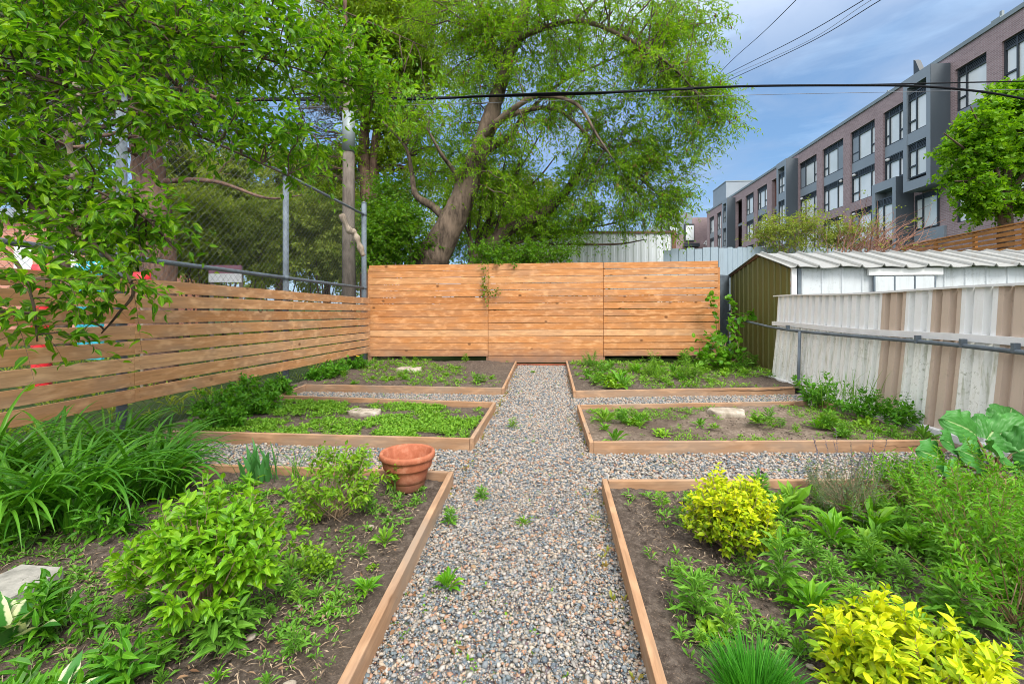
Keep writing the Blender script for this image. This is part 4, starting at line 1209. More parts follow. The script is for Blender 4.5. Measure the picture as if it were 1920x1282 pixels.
# play panels behind the boards
t = thing('play_board', P(165, 560, 7.5), 'cyan play board with white zigzag seen over the left fence', 'play board')
q = P(140, 575, 7.4); q2 = P(190, 575, 7.4); g = Geo(); g.box((q[0], q[1], .5), (q2 - q), (0, .05, 0), (0, 0, P(0, 490, 7.4)[2] - .5)); g.build('panel', M['cyan'], t)
g = Geo()
for k in range(5):
    w0 = q + (q2 - q) * k / 5; w1 = q + (q2 - q) * (k + 1) / 5; zc = P(0, 497, 7.4)[2]
    g.tube([(w0[0], w0[1] - .012, zc - (.03 if k % 2 else -.03)), (w1[0], w1[1] - .012, zc - (-.03 if k % 2 else .03))], .009, 4)
g.build('zigzag', M['white'], t)
for uv, lb in (((78, 497), 'red play barrel behind the left fence near the cyan play board'), ((266, 511), 'small red drum on a thin pole behind the first steel post')):
    c = P(uv[0], uv[1], 7.0); g = Geo(); r_ = .11
    h0 = .0 if uv[0] < 100 else c[2] - .3
    if h0:
        tp_ = thing('play_post', (c[0], c[1], 0), lb, 'play post'); g2 = Geo(); g2.tube([(c[0], c[1], 0), (c[0], c[1], h0 + .01)], .02, 8); g2.build('pole', M['oldwood'], tp_)
    g.lathe([(0.001, h0), (r_, h0), (r_ * 1.08, h0 + .1), (r_ * 1.08, c[2] - .1), (r_ * .95, c[2]), (.001, c[2])], (c[0], c[1], 0), 20)
    if h0: g.build('drum', M['red'], tp_, smooth=True)
    else: tag(g.build('play_barrel', M['red'], smooth=True, origin=(c[0], c[1], 0)), lb, 'barrel')
c = P(422, 512, 10.5); t = thing('sign_board', (c[0], c[1], 0), 'maroon and pale sign board standing behind the chain link', 'sign')
q = P(391, 529, 10.5); q2 = P(452, 529, 10.5); zt = P(0, 497, 10.5)[2]; zm = P(0, 513, 10.5)[2]
g = Geo(); g.box((q[0], q[1], q[2]), (q2 - q), (0, .03, 0), (0, 0, zm - q[2])); g.build('lower_board', M['paper'], t)
g = Geo(); g.box((q[0], q[1], zm), (q2 - q), (0, .03, 0), (0, 0, zt - zm)); g.build('board', M['maroon'], t)
g = Geo()
for f in (.05, .95):
    w0 = q + (q2 - q) * f; g.box((w0[0] - .03, w0[1] + .032, 0), (.06, 0, 0), (0, .05, 0), (0, 0, zt - .02))
g.build('legs', M['polewood'], t)

# wooden utility pole with metal sleeve
c = P(655, 575, 11.6)
t = thing('utility_pole', (c[0], c[1], 0), 'weathered wooden utility pole with pale metal sleeve by the fence corner', 'utility pole')
g = Geo(); g.tube([(c[0], c[1], -.2), (c[0] - .02, c[1], 4), (c[0] - .02, c[1], 8.3)], [.19, .15, .12], 14); g.build('pole', M['polewood'], t, smooth=True)
g = Geo(); za = P(0, 285, 11.6)[2]; g.tube([(c[0] - .02, c[1], za), (c[0] - .02, c[1], za + 1.0)], [.165, .16], 14); g.build('sleeve', M['cap'], t, smooth=True)

# ================================================================== OVERHEAD WIRES
def wire(name, pts, r, label, group, mat='black', sag=0.0):
    pp = smooth_path([P(*q) for q in pts], 8)
    g = Geo(); g.tube(pp, r, 6); o = g.build(name, M[mat], smooth=True)
    return tag(o, label, 'cable', group)
wg = 'overhead cables'
wire('overhead_cable', [(-200, 190, 8.2), (300, 188, 8.6), (760, 186, 9), (905, 181, 9), (1055, 177, 9), (1210, 170, 9), (1400, 162, 9), (1600, 160.5, 9), (1720, 162, 9), (1830, 171, 9), (1925, 187, 9), (2150, 235, 9)], .022, 'thick black cable crossing the whole view and dropping at the right edge', wg)
wire('overhead_cable', [(300, 185, 8.6), (770, 183, 9.04), (1050, 179, 9.04), (1230, 170, 9.04), (1400, 161, 9.04), (1620, 159, 9.04), (1925, 152.5, 9.04), (2200, 147, 9)], .0125, 'thin black cable running just above the thick one to the right edge', wg)
wire('overhead_cable', [(300, 190, 8.5), (770, 186, 8.96), (900, 180, 8.96), (1040, 174.5, 8.96), (1150, 173, 8.96), (1300, 167, 8.96)], .016, 'black cable bundled beside the thick one across the leaning tree', wg)
wire('overhead_cable', [(300, 200, 9.5), (700, 199, 9.6), (1300, 181, 9.6), (1925, 168, 9.6), (2200, 162, 9.6)], .005, 'faint thin grey wire below the thick black cable', wg, 'greycable')
wire('overhead_cable', [(1290, 205, 22), (1362, 124, 19), (1430, 62, 15), (1498, -5, 12), (1600, -110, 10)], .011, 'single wire climbing steeply at the top middle of the sky', wg)
wire('overhead_cable', [(1290, 178, 22), (1368, 137, 18), (1500, 70, 13), (1620, 0, 10), (1800, -110, 8)], .010, 'upper of the paired wires climbing to the top right', wg)
wire('overhead_cable', [(1290, 182, 22), (1368, 143, 18), (1510, 80, 13), (1628, 4, 10), (1800, -95, 8)], .006, 'thinnest middle wire of the three climbing to the top right', wg, 'greycable')
wire('overhead_cable', [(1290, 185, 22), (1368, 150, 18), (1520, 79, 13), (1652, 0, 10), (1850, -115, 8)], .010, 'lower of the paired wires climbing to the top right', wg)

# ================================================================== TREES
def make_tree(name, label, limbs, crown, barkmat, leafmat, n2, sp_per, m, L, Wd, splen, tmpl=T_DIA, droop=.3, group=None, twig=.004, seed=1,
              b2=.035, sides=10, offs=.35, attach_bias=.0, cat='tree', catkins=0, show_twigs=True, updir=.15, whorl=False, jit=.6, spread=.9, void=None):
    """limbs: list of (points, radii); crown: list of (centre, radii, weight). Boughs grow from the limbs into the crown and carry leafy twigs"""
    rng = np.random.default_rng(seed)
    base = np.asarray(limbs[0][0][0], float)
    t = thing(name, base, label, cat, group)
    g = Geo(); LP = []
    for pts, rad in limbs:
        sp_ = smooth_path(pts, 6); rr = np.interp(np.linspace(0, 1, len(sp_)), np.linspace(0, 1, len(rad)), rad)
        rr = rr * (1 + .06 * rng.normal(size=len(rr)))
        g.tube(sp_, rr, sides)
        LP.append(np.concatenate([sp_, rr[:, None]], 1))
    LP = np.concatenate(LP)
    LPu = LP
    w = np.array([c[2] for c in crown], float); w /= w.sum()
    gt = Geo(); gl = Geo(); gk = Geo()
    ST_, DR_ = [], []
    for k in range(n2):
        c, r, _ = crown[rng.choice(len(crown), p=w)]
        q = rnd_dirs(1, rng)[0] * rng.random() ** (1 / 2.4)
        tgt = np.asarray(c) + q * np.asarray(r)
        dist = np.linalg.norm(LPu[:, :3] - tgt, axis=1) * rng.uniform(.75, 1.3, len(LPu)) + attach_bias * np.maximum(0, LPu[:, 2] - tgt[2])
        i = int(np.argmin(dist)); a = LPu[i, :3]; ra = LPu[i, 3]
        ln = np.linalg.norm(tgt - a)
        mid = (a + tgt) / 2 + rng.normal(0, .10, 3) * ln + np.array([0, 0, updir * ln])
        tt = np.linspace(0, 1, 7)[:, None]
        pp = a * (1 - tt) ** 2 + 2 * mid * tt * (1 - tt) + tgt * tt ** 2
        pp[1:-1] += rng.normal(0, .018, (5, 3)) * ln
        r0 = min(ra * .6, b2 * (.35 + .28 * ln))
        g.tube(pp, np.linspace(max(r0, .006), .004, 7), 5, cap=False)
        f = rng.random(sp_per) ** .8 * .85 + .15
        idx = f * 6; i0 = np.minimum(idx.astype(int), 5); fr = (idx - i0)[:, None]
        st = pp[i0] * (1 - fr) + pp[i0 + 1] * fr
        bd = nrm(tgt - a)
        dr = nrm(rnd_dirs(sp_per, rng) * np.array([1, 1, .7]) + bd * .6 + np.array([0, 0, .1]))
        st2 = st + dr * rng.uniform(0, offs, (sp_per, 1))
        ST_.append(st2); DR_.append(dr)
    st = np.concatenate(ST_); dr = np.concatenate(DR_)
    if void is not None:                       # a natural hole in the foliage
        q_ = ((st - void[0]) @ VIEW) / void[1]; ok = (np.linalg.norm(q_, axis=1) > 1) | (rng.random(len(st)) < .30)
        st = st[ok]; dr = dr[ok]
    sprigs(gl, gt if show_twigs else None, st, dr, rng.uniform(.6, 1.3, len(st)) * splen, m, L, Wd, tmpl, droop, spread, jit, rng, twig=twig, whorl=whorl)
    if show_twigs:
        for k in range(len(gt.V)):
            g.raw(gt.V[k], gt.L[k] - (sum(len(v) for v in gt.V[:k])), gt.S[k] - (sum(len(l) for l in gt.L[:k])), gt.A[k])
    g.build('trunk', barkmat, t, smooth=True)
    gl.build('crown', leafmat, t)
    if catkins:
        pick = rng.choice(len(st), catkins); p = st[pick] + dr[pick] * splen * .4
        A = nrm(dr[pick] * .25 + np.array([0, 0, -1.0]) + rng.normal(0, .25, (catkins, 3)))
        leaves(gk, p, A, L * rng.uniform(.7, 1.1, catkins), Wd * .8, T_DIA, rng=rng)
        gk.build('catkins', M['l_catkin'], t)
    return t
VIEW = np.array([[CT, -ST, 0], [ST, CT, 0], [0, 0, 1.0]])
def ell(u, v, d, ru, rv, rd=None, w=None):
    s = d / F
    rd = (ru + rv) / 2 * s if rd is None else rd
    return (P(u, v, d), np.array([ru * s, rd, rv * s]), (ru * rv) if w is None else w)
def foot(u, d, z=-.15):
    q = P(u, HV, d); q[2] = z; return q

# --- big leaning willow behind the back fence
d = 13.0; s = d / F
trunk = [foot(745, d), P(790, 520, d), P(828, 452, d), P(862, 385, d), P(886, 320, d), P(908, 258, d), P(928, 195, d), P(947, 130, d), P(965, 70, d), P(985, 10, d), P(1000, -70, d + .3), P(1010, -190, d + .6), P(1030, -300, d + .8)]
tr = [37, 34, 29, 23, 20, 17, 14.5, 12.5, 11, 10, 8, 5, 3]
L2 = [P(905, 262, d), P(925, 238, d - .4), P(962, 205, d - .8), P(1010, 180, d - 1.1), P(1080, 195, d - 1.4), P(1120, 255, d - 1.6), P(1150, 300, d - 1.7)]
L3 = [P(895, 300, d), P(925, 275, d + .2), P(960, 250, d + .5), P(985, 215, d + .8), P(1060, 150, d + 1.2), P(1150, 110, d + 1.5), P(1240, 60, d + 1.6)]
L4 = [P(945, 135, d), P(925, 95, d + .2), P(910, 40, d + .4), P(880, -40, d + .8), P(850, -160, d + 1)]
L5 = [P(842, 418, d), P(812, 388, d + .2), P(780, 366, d + .4), P(772, 325, d + .7), P(760, 275, d + .9), P(715, 225, d + 1.2)]
L6 = [P(912, 250, d), P(960, 215, d - .3), P(1040, 205, d - .2), P(1110, 260, d - .2), P(1180, 320, d - .1), P(1230, 360, d)]
L7 = [P(960, 85, d), P(1000, 60, d - .5), P(1090, 40, d - .9), P(1190, 80, d - 1.2), P(1260, 125, d - 1.3), P(1310, 180, d - 1.3)]
L8 = [P(870, 365, d), P(850, 320, d - .3), P(828, 290, d - .6), P(800, 240, d - .9)]
limbs = [(trunk, [q * s for q in tr]), (L2, [.13, .11, .085, .06, .045, .03, .012]), (L3, [.13, .11, .085, .06, .045, .03, .012]), (L4, [.18, .14, .11, .08, .03]), (L5, [.13, .11, .09, .07, .05, .02]),
         (L6, [.10, .08, .055, .04, .03, .012]), (L7, [.11, .08, .06, .045, .03, .012]), (L8, [.08, .06, .05, .02])]
crown = [ell(820, 60, d + .4, 130, 90, 1.6, 9000), ell(960, 60, d - .6, 120, 90, 1.2, 8000), ell(1150, 190, d - .3, 150, 120, 2.0), ell(1240, 250, d, 115, 110, 1.6), ell(1250, 90, d, 95, 100, 1.6), ell(1130, 20, d, 190, 110, 2.2), ell(1000, 120, d, 130, 130, 1.8, 9000),
         ell(1120, 300, d, 120, 70, 1.6, 6500), ell(1235, 330, d - .2, 80, 70, 1.3), ell(1262, 400, d - .3, 40, 50, .7, 2600), ell(870, 60, d + .6, 130, 120, 1.8, 7500), ell(960, -120, d, 260, 100, 2.5, 12000),
         ell(1310, 200, d, 60, 90, 1.2), ell(1100, 400, d, 90, 60, 1.2, 3000), ell(800, 270, d + 1, 80, 80, 1.2, 3000), ell(1190, 415, d - .2, 60, 35, .8, 1800), ell(900, 200, d + .3, 90, 70, 1.0, 4200), ell(780, 200, d + .5, 90, 80, 1.4, 4500), ell(930, 320, d - .5, 110, 90, 1.2, 4500), ell(1320, 60, d, 50, 60, 1.0, 3500), ell(1345, 235, d, 45, 60, .9, 3500)]
make_tree('willow_tree', 'large willow leaning right over the back fence, with hanging reddish catkins', limbs, crown, M['bark'], M['l_willow'], 400, 18, 12, .155, .042, .52, T_DIA, .45, seed=3, catkins=2600, twig=.004, b2=.04, sides=14, offs=.3)

# --- second, darker trunk leaning right and its whips
d = 13.8; s = d / F
trunk = [foot(850, d), P(890, 500, d), P(925, 455, d), P(965, 425, d), P(1010, 405, d), P(1050, 372, d), P(1078, 335, d), P(1095, 295, d), P(1125, 240, d)]
L = [(trunk, [.30, .26, .22, .18, .16, .14, .11, .07, .03])]
for k, (u, v) in enumerate([(880, 330), (905, 350), (940, 330), (975, 300), (1010, 330), (1130, 420), (1150, 455), (1060, 440), (990, 290), (860, 400)]):
    b = P(880 + (k % 4) * 12, 480, d + .2 * (k % 3)); e = P(u, v, d + .3 * (k % 3 - 1))
    L.append(([b, (b * .55 + e * .45) + np.array([0, 0, .15]), e + np.array([.0, 0, -.05]), e + (e - b) * .25], [.055, .04, .028, .012]))
crown = [ell(960, 380, d, 150, 80, 1.2), ell(1080, 420, d, 100, 50, 1.0), ell(1100, 310, d, 60, 60, 1.0, 2600), ell(880, 300, d + .6, 120, 80, 1.0, 5000)]
make_tree('willow_tree', 'second smaller willow whose thin dark trunk bends right below the big one', L, crown, M['barkdark'], M['l_willow'], 130, 18, 10, .14, .042, .45, T_DIA, .3, seed=4, b2=.03, offs=.3)

# --- dark bushes just beyond the back fence
def thicket(name, label, base, crown, mat, n2, sp, m, L, Wd, seed, splen=.45, bark='barkdark', tmpl=T_DIA, group=None, nst=6, cat='bush', droop=.15, twig=.003, h=None, show=True, jit=.6, b2=.02, rst=.03):
    rng = np.random.default_rng(seed); base = np.asarray(base, float)
    limbs = []
    for k in range(nst):
        c, r, _ = crown[k % len(crown)]
        e = np.asarray(c) + rnd_dirs(1, rng)[0] * np.asarray(r) * .5
        b = base + np.array([rng.normal(0, .06), rng.normal(0, .06), 0])
        m_ = (b + e) / 2 + rng.normal(0, .08, 3) * np.linalg.norm(e - b)
        limbs.append(([b, m_, e], [rst, rst * .7, rst * .3]))
    return make_tree(name, label, limbs, crown, M[bark], M[mat], n2, sp, m, L, Wd, splen, tmpl, droop, group, twig, seed, b2=b2, sides=6, offs=.2, cat=cat, show_twigs=show, jit=jit)
bg_ = 'bushes just beyond the back fence'
thicket('bush', 'dense green bush beyond the back fence, at the foot of the big willow trunk', foot(745, 12.2, 0), [ell(745, 440, 12.2, 65, 55, .8), ell(720, 480, 12, 40, 50, .7)], 'l_dark', 60, 16, 9, .13, .07, 31, group=bg_)
thicket('bush', 'low green creeper spilling over the top of the back fence', foot(935, 11.4, 0), [ell(930, 487, 11.2, 75, 20, .4), ell(1000, 480, 11.6, 60, 25, .4)], 'l_dark', 36, 14, 9, .10, .06, 32, group=bg_)
thicket('bush', 'dark shaded bush between the two willow trunks', foot(860, 14.8, 0), [ell(865, 455, 14.8, 80, 60, .9), ell(960, 470, 14.8, 80, 40, .9)], 'l_willow', 34, 14, 9, .14, .05, 33, group=bg_)
thicket('bush', 'green bush beyond the fence corner beside the utility pole', foot(715, 14.5, 0), [ell(712, 420, 14.5, 50, 60, .9), ell(745, 380, 14.8, 50, 60, .9)], 'l_dark', 50, 14, 9, .14, .07, 34, group=bg_)

# --- trees further off behind
d = 19.0
trunk = [foot(688, d), P(690, 480, d), P(688, 380, d), P(682, 280, d), P(690, 180, d), P(705, 60, d), P(700, -120, d)]
trunk2 = [foot(706, d), P(706, 460, d), P(705, 380, d), P(702, 290, d), P(720, 190, d), P(760, 90, d), P(800, -60, d)]
make_tree('tree', 'tall twin-trunk tree with bright yellow-green leaves behind the utility pole', [(trunk, [.34, .3, .27, .22, .17, .12, .04]), (trunk2, [.3, .26, .24, .2, .15, .1, .04])],
          [ell(680, 60, d, 130, 110, 2.2), ell(780, 110, d, 120, 100, 2.2), ell(640, 130, d - 1, 110, 80, 1.8), ell(740, 240, d, 90, 80, 1.6), ell(700, -80, d, 200, 90, 2.5), ell(640, 330, d, 60, 70, 1.2, 2500), ell(800, 330, d + .5, 70, 70, 1.4, 2500)],
          M['barkred'], M['l_yellowtree'], 300, 22, 10, .22, .085, .6, T_DIA, .3, seed=6, b2=.04, group='trees behind the lot')
for k, (u, d, cr, lb, mt) in enumerate([
        (520, 24, [(520, 400, 90, 90), (560, 330, 80, 90), (470, 450, 80, 60)], 'hazy pale green tree seen through the middle of the chain link', 'l_far'),
        (610, 27, [(610, 430, 70, 90), (630, 350, 60, 80)], 'pale green tree left of the utility pole', 'l_far'),
        (380, 22, [(380, 440, 80, 80), (360, 330, 70, 90)], 'pale leafy tree right of the dark spruce trunk', 'l_far'),
        (215, 20, [(220, 440, 30, 50), (230, 480, 40, 30)], 'bright green small tree beside the salmon house', 'l_small'),
        (1010, 30, [(860, 400, 110, 90), (990, 410, 110, 70), (780, 420, 60, 80)], 'wide green tree in the distance behind both willow trunks', 'l_far')]):
    c = [ell(a, b, d, x, y, None) for a, b, x, y in cr]
    tk = [foot(u, d), P(u + 4, 500, d), P(u - 3, 420, d), P(u, 330, d)]
    make_tree('tree', lb, [(tk, [.22, .18, .13, .05])], c, M['barkdark'], M[mt], 90, 18, 10, .28, .12, .7, T_DIA, .3, seed=40 + k, b2=.035, group='trees behind the lot', twig=.006)

for u, v, d, lb in ((350, 470, 17, 'pale leafy thicket low behind the chain link, left of the sign board'), (500, 470, 18, 'pale leafy thicket right of the sign board'), (610, 480, 19, 'pale leafy thicket just left of the utility pole'), (420, 400, 21, 'taller pale thicket further behind the sign board')):
    thicket('bush', lb, foot(u, d, 0), [ell(u, v, d, 95, 55, 1.2), ell(u + 20, v - 60, d, 80, 50, 1.2)], 'l_far', 90, 18, 9, .22, .11, 60 + u, splen=.6, group='thickets behind the chain link', nst=8)
hc = [ell(u, 520, 30, 110, 55, 1.0) for u in range(-150, 720, 90)]
thicket('hedge', 'long green hedge in the distance behind the chain link', foot(300, 30, 0), hc, 'l_far', 200, 16, 9, .30, .16, 59, splen=.7, cat='hedge', nst=12)
# --- dark spruce on the left behind the chain link
d = 8.0
trunk = [foot(300, d), P(297, 470, d), P(288, 400, d), P(276, 300, d), P(268, 220, d), P(262, 100, d), P(258, -60, d), P(255, -300, d), P(254, -520, d)]
sl = [(trunk, [.30, .27, .25, .23, .21, .18, .14, .08, .02])]
rng = np.random.default_rng(77)
for k in range(26):
    h = rng.uniform(2.9, 8.5); a = rng.uniform(0, 6.283); tp = np.array(trunk); b = np.array([np.interp(h, tp[:, 2], tp[:, 0]), np.interp(h, tp[:, 2], tp[:, 1]), h])
    Lb = rng.uniform(1.6, 3.0); dr = np.array([math.cos(a), math.sin(a), 0])
    if b[0] + dr[0] * Lb > XC - .25 + 0.0: dr[0] = -abs(dr[0])
    sl.append(([b, b + dr * Lb * .4 + [0, 0, .05], b + dr * Lb * .75 + [0, 0, -.22], b + dr * Lb + [0, 0, -.15]], [.05, .038, .022, .008]))
make_tree('spruce_tree', 'dark spruce with reddish brown trunk behind the chain link on the left', sl, [ell(250, 120, d, 200, 110, 1.3), ell(150, 220, d, 120, 60, 1.0, 5000), ell(360, 250, d + .3, 120, 50, 1.0, 5000), ell(260, -60, d, 200, 100, 1.4), ell(60, 130, d + .5, 110, 100, 1.2)],
          M['barkred'], M['l_spruce'], 170, 16, 26, .075, .013, .5, T_DIA, .35, seed=8, b2=.02, whorl=True, offs=.15, jit=.8, spread=.7, updir=-.02)
d = 10.5
d = 12.6; trunk = [foot(655, d), P(655, 480, d), P(656, 380, d), P(657, 280, d), P(650, 120, d), P(645, -80, d)]
make_tree('spruce_tree', 'blue-green spruce branches with small cones left of the utility pole', [(trunk, [.16, .15, .13, .11, .08, .03])], [ell(600, 320, d, 70, 35, .6), ell(560, 250, d, 70, 50, .7), ell(610, 200, d, 70, 60, .7)],
          M['barkred'], M['l_spruce'], 44, 12, 24, .07, .012, .45, T_DIA, .25, seed=9, b2=.02, whorl=True, offs=.12, jit=.8, spread=.7)
# other dark trunks on the left
d = 12.0
make_tree('tree', 'slim dark trunk with dense foliage behind the salmon house corner', [([foot(118, d), P(116, 450, d), P(112, 340, d), P(118, 220, d), P(110, 60, d), P(120, -100, d)], [.18, .16, .14, .12, .09, .03])],
          [ell(60, 250, d, 110, 90, 1.5), ell(160, 330, d, 70, 60, 1.2, 3000), ell(80, 60, d, 150, 120, 1.8), ell(20, 380, d, 50, 50, .8, 1500), ell(300, 60, d + 2, 160, 100, 1.5), ell(440, 180, d + 2, 120, 90, 1.4)], M['barkdark'], M['l_dark'], 230, 16, 9, .16, .085, .5, T_DIA, .3, seed=12, b2=.035)

# --- box elder whose leafy boughs hang in from the left, in front of the fence
lb = [foot(-620, 2.3, -.1), P(-600, 100, 2.35), P(-560, -260, 2.5), P(-460, -520, 2.8), P(-300, -700, 3.2), P(-100, -820, 3.8)]
bl = [(lb, [.16, .14, .12, .10, .08, .06])]
for pts in ([(-560, -250, 2.5), (-260, -160, 2.7), (60, -40, 2.9), (330, 60, 3.2), (560, 130, 3.6), (700, 175, 4.0)],
            [(-580, -100, 2.4), (-300, 0, 2.5), (0, 120, 2.7), (240, 200, 3.0), (430, 280, 3.3), (540, 330, 3.5)],
            [(-590, 60, 2.4), (-330, 140, 2.4), (-60, 260, 2.5), (120, 330, 2.7), (260, 400, 2.9), (330, 470, 3.0)],
            [(-590, 90, 2.4), (-330, 260, 2.3), (-100, 400, 2.3), (20, 480, 2.4), (60, 560, 2.4), (70, 640, 2.45)],
            [(-100, 300, 2.5), (80, 400, 2.6), (190, 470, 2.7), (250, 540, 2.75), (220, 590, 2.75), (190, 625, 2.75)],
            [(-300, -700, 3.2), (100, -420, 3.4), (360, -200, 3.6), (470, -10, 3.7), (520, 80, 3.75), (548, 165, 3.8), (578, 245, 3.85)],
            [(100, -420, 3.4), (430, -260, 3.8), (545, -20, 4.0), (570, 60, 4.0), (592, 125, 4.05)],
            [(-460, -520, 2.8), (-100, -300, 3.0), (200, -150, 3.3), (430, -60, 3.7), (640, 20, 4.2), (800, 90, 4.6)]):
    r0 = .05
    bl.append(([P(*q) for q in pts], list(np.linspace(.019, .004, len(pts)))))
def E(u, v, d, ru, rv, w=1.0): return (P(u, v, d), np.array([ru * d / F, .45, rv * d / F]), ru * rv * w)
crown = [E(120, 40, 2.9, 230, 100), E(400, 90, 3.4, 210, 100, 1.2), E(120, 170, 2.8, 200, 60, .75), E(380, 230, 3.3, 190, 60), E(600, 90, 3.9, 130, 90, 1.2), E(680, 165, 4.1, 90, 50, 1.2), E(40, 310, 2.6, 130, 70, 1.0), E(230, 370, 2.9, 100, 55, 1.1), E(140, 430, 2.7, 90, 40, 1.0),
         E(530, 270, 3.6, 90, 45, .8), E(280, 440, 3.0, 50, 40, 1.2), E(20, 470, 2.4, 50, 40, 1.0), E(45, 590, 2.4, 45, 50, 1.8), E(255, 530, 2.75, 45, 30, 2.2), E(205, 600, 2.75, 18, 18, 2.5), E(300, -60, 3.4, 350, 60), E(-60, 150, 2.6, 120, 200, .7), E(760, 160, 4.4, 60, 40, 1.0)]
make_tree('box_elder_tree', 'box elder boughs with large green leaves hanging in from the upper left', bl, crown, M['barkdark'], M['l_maple'], 270, 7, 7, .084, .040, .27, T_LEAF, .30, seed=21, b2=.010, offs=.10, twig=.0016, updir=.05, spread=.8, jit=.5, void=(P(235, 300, 2.9), np.array([.30, .8, .26])))

# --- young maple on the right, behind the orange slat fence
d = 14.5
trunk = [foot(1886, d), P(1886, 500, d), P(1885, 412, d), P(1884, 370, d), P(1890, 300, d), P(1888, 220, d), P(1893, 150, d)]
ml = [(trunk, [.22, .20, .18, .15, .11, .07, .03])]
for u, v in ((1790, 340), (1770, 250), (1820, 200), (1960, 300), (1980, 360), (1850, 360), (2010, 250)):
    ml.append(([P(1885, 375, d), P((1885 * .5 + u * .5), v * .5 + 375 * .5 - 15, d + random.uniform(-.5, .5)), P(u, v, d + random.uniform(-.8, .8))], [.07, .045, .015]))
make_tree('maple_tree', 'round bright green young maple above the orange slat fence', ml, [ell(1830, 350, d, 62, 42, 1.0), ell(1832, 270, d, 58, 50, 1.1), ell(1868, 205, d, 48, 46, 1.1), ell(1905, 180, d, 38, 30, .9), ell(1920, 280, d, 110, 90, 1.5), ell(1990, 320, d, 90, 80, 1.4), ell(1875, 375, d, 100, 34, 1.2), ell(1960, 210, d, 60, 45, 1.2)],
          M['barkdark'], M['l_small'], 150, 20, 8, .165, .125, .36, T_LOBE, .1, seed=15, b2=.03, offs=.2)

# --- scrub behind the shed roof
thicket('bush', 'loose green and reddish climber on the fence behind the shed', foot(1500, 13.6, 0), [ell(1500, 430, 13.6, 90, 36, .6), ell(1440, 445, 13.6, 50, 32, .5), ell(1580, 440, 13.4, 50, 30, .5)], 'l_far', 60, 9, 8, .12, .05, 51, bark='twig', nst=10, rst=.016, b2=.02)
gg = thing('bush', foot(1650, 13.0, 0), 'bare reddish twiggy bush fanning out behind the shed roof', 'bush')
rng = np.random.default_rng(52); g = Geo(); gl = Geo(); ST_ = []
for k in range(130):
    u0 = rng.uniform(1560, 1660); b = P(u0, 500, 12.6 + rng.random() * .8); b[2] = max(0, b[2] + rng.uniform(-.3, .1))
    ang = rng.normal(.75, .45); ln = rng.uniform(.9, 2.2)
    e = b + np.array([math.sin(ang) * ln, rng.normal(0, .3), abs(math.cos(ang)) * ln * .8])
    m_ = (b + e) / 2 + np.array([-.1 * ln, 0, .16 * ln]); tt = np.linspace(0, 1, 8)[:, None]
    pp = b * (1 - tt) ** 2 + 2 * m_ * tt * (1 - tt) + e * tt ** 2 + rng.normal(0, .012, (8, 3))
    g.tube(pp, np.linspace(.014, .004, 8), 4, cap=False)
    for j in (3, 5):
        q = pp[j]; e2 = q + (e - b) * rng.uniform(.2, .4) + rng.normal(0, .22, 3); g.tube([q, (q + e2) / 2 + rng.normal(0, .03, 3), e2], [.008, .006, .003], 3, cap=False)
        if rng.random() < .25: ST_.append(e2)
g.build('stems', M['twig'], gg)
st = np.array(ST_); sprigs(gl, None, st, rnd_dirs(len(st), rng), .25, 5, .10, .05, T_DIA, .1, rng=rng); gl.build('leaves', M['l_far'], gg)
# dead vines on the chain link
for pts, lb_ in (([(128, 372, 4.25), (140, 330, 4.2), (133, 290, 4.22), (128, 250, 4.2), (158, 228, 4.2), (150, 190, 4.2), (143, 160, 4.2), (150, 120, 4.2)], 'thick tan dead vine twisting up the chain link among leaves'),
                 ([(640, 402, 9.7), (655, 432, 9.75), (664, 436, 9.8), (672, 455, 9.82), (681, 480, 9.85)], 'twisted tan vine stub wrapped by the corner fence post')):
    pp = smooth_path([P(*q) for q in pts], 6); g = Geo()
    k = pts[0][2] / F
    g.tube(pp, k * 5.5 * (1 + .25 * np.sin(np.arange(len(pp)) * 1.3)), 8); o = g.build('dead_vine', M['oldwood'], smooth=True); tag(o, lb_, 'vine')

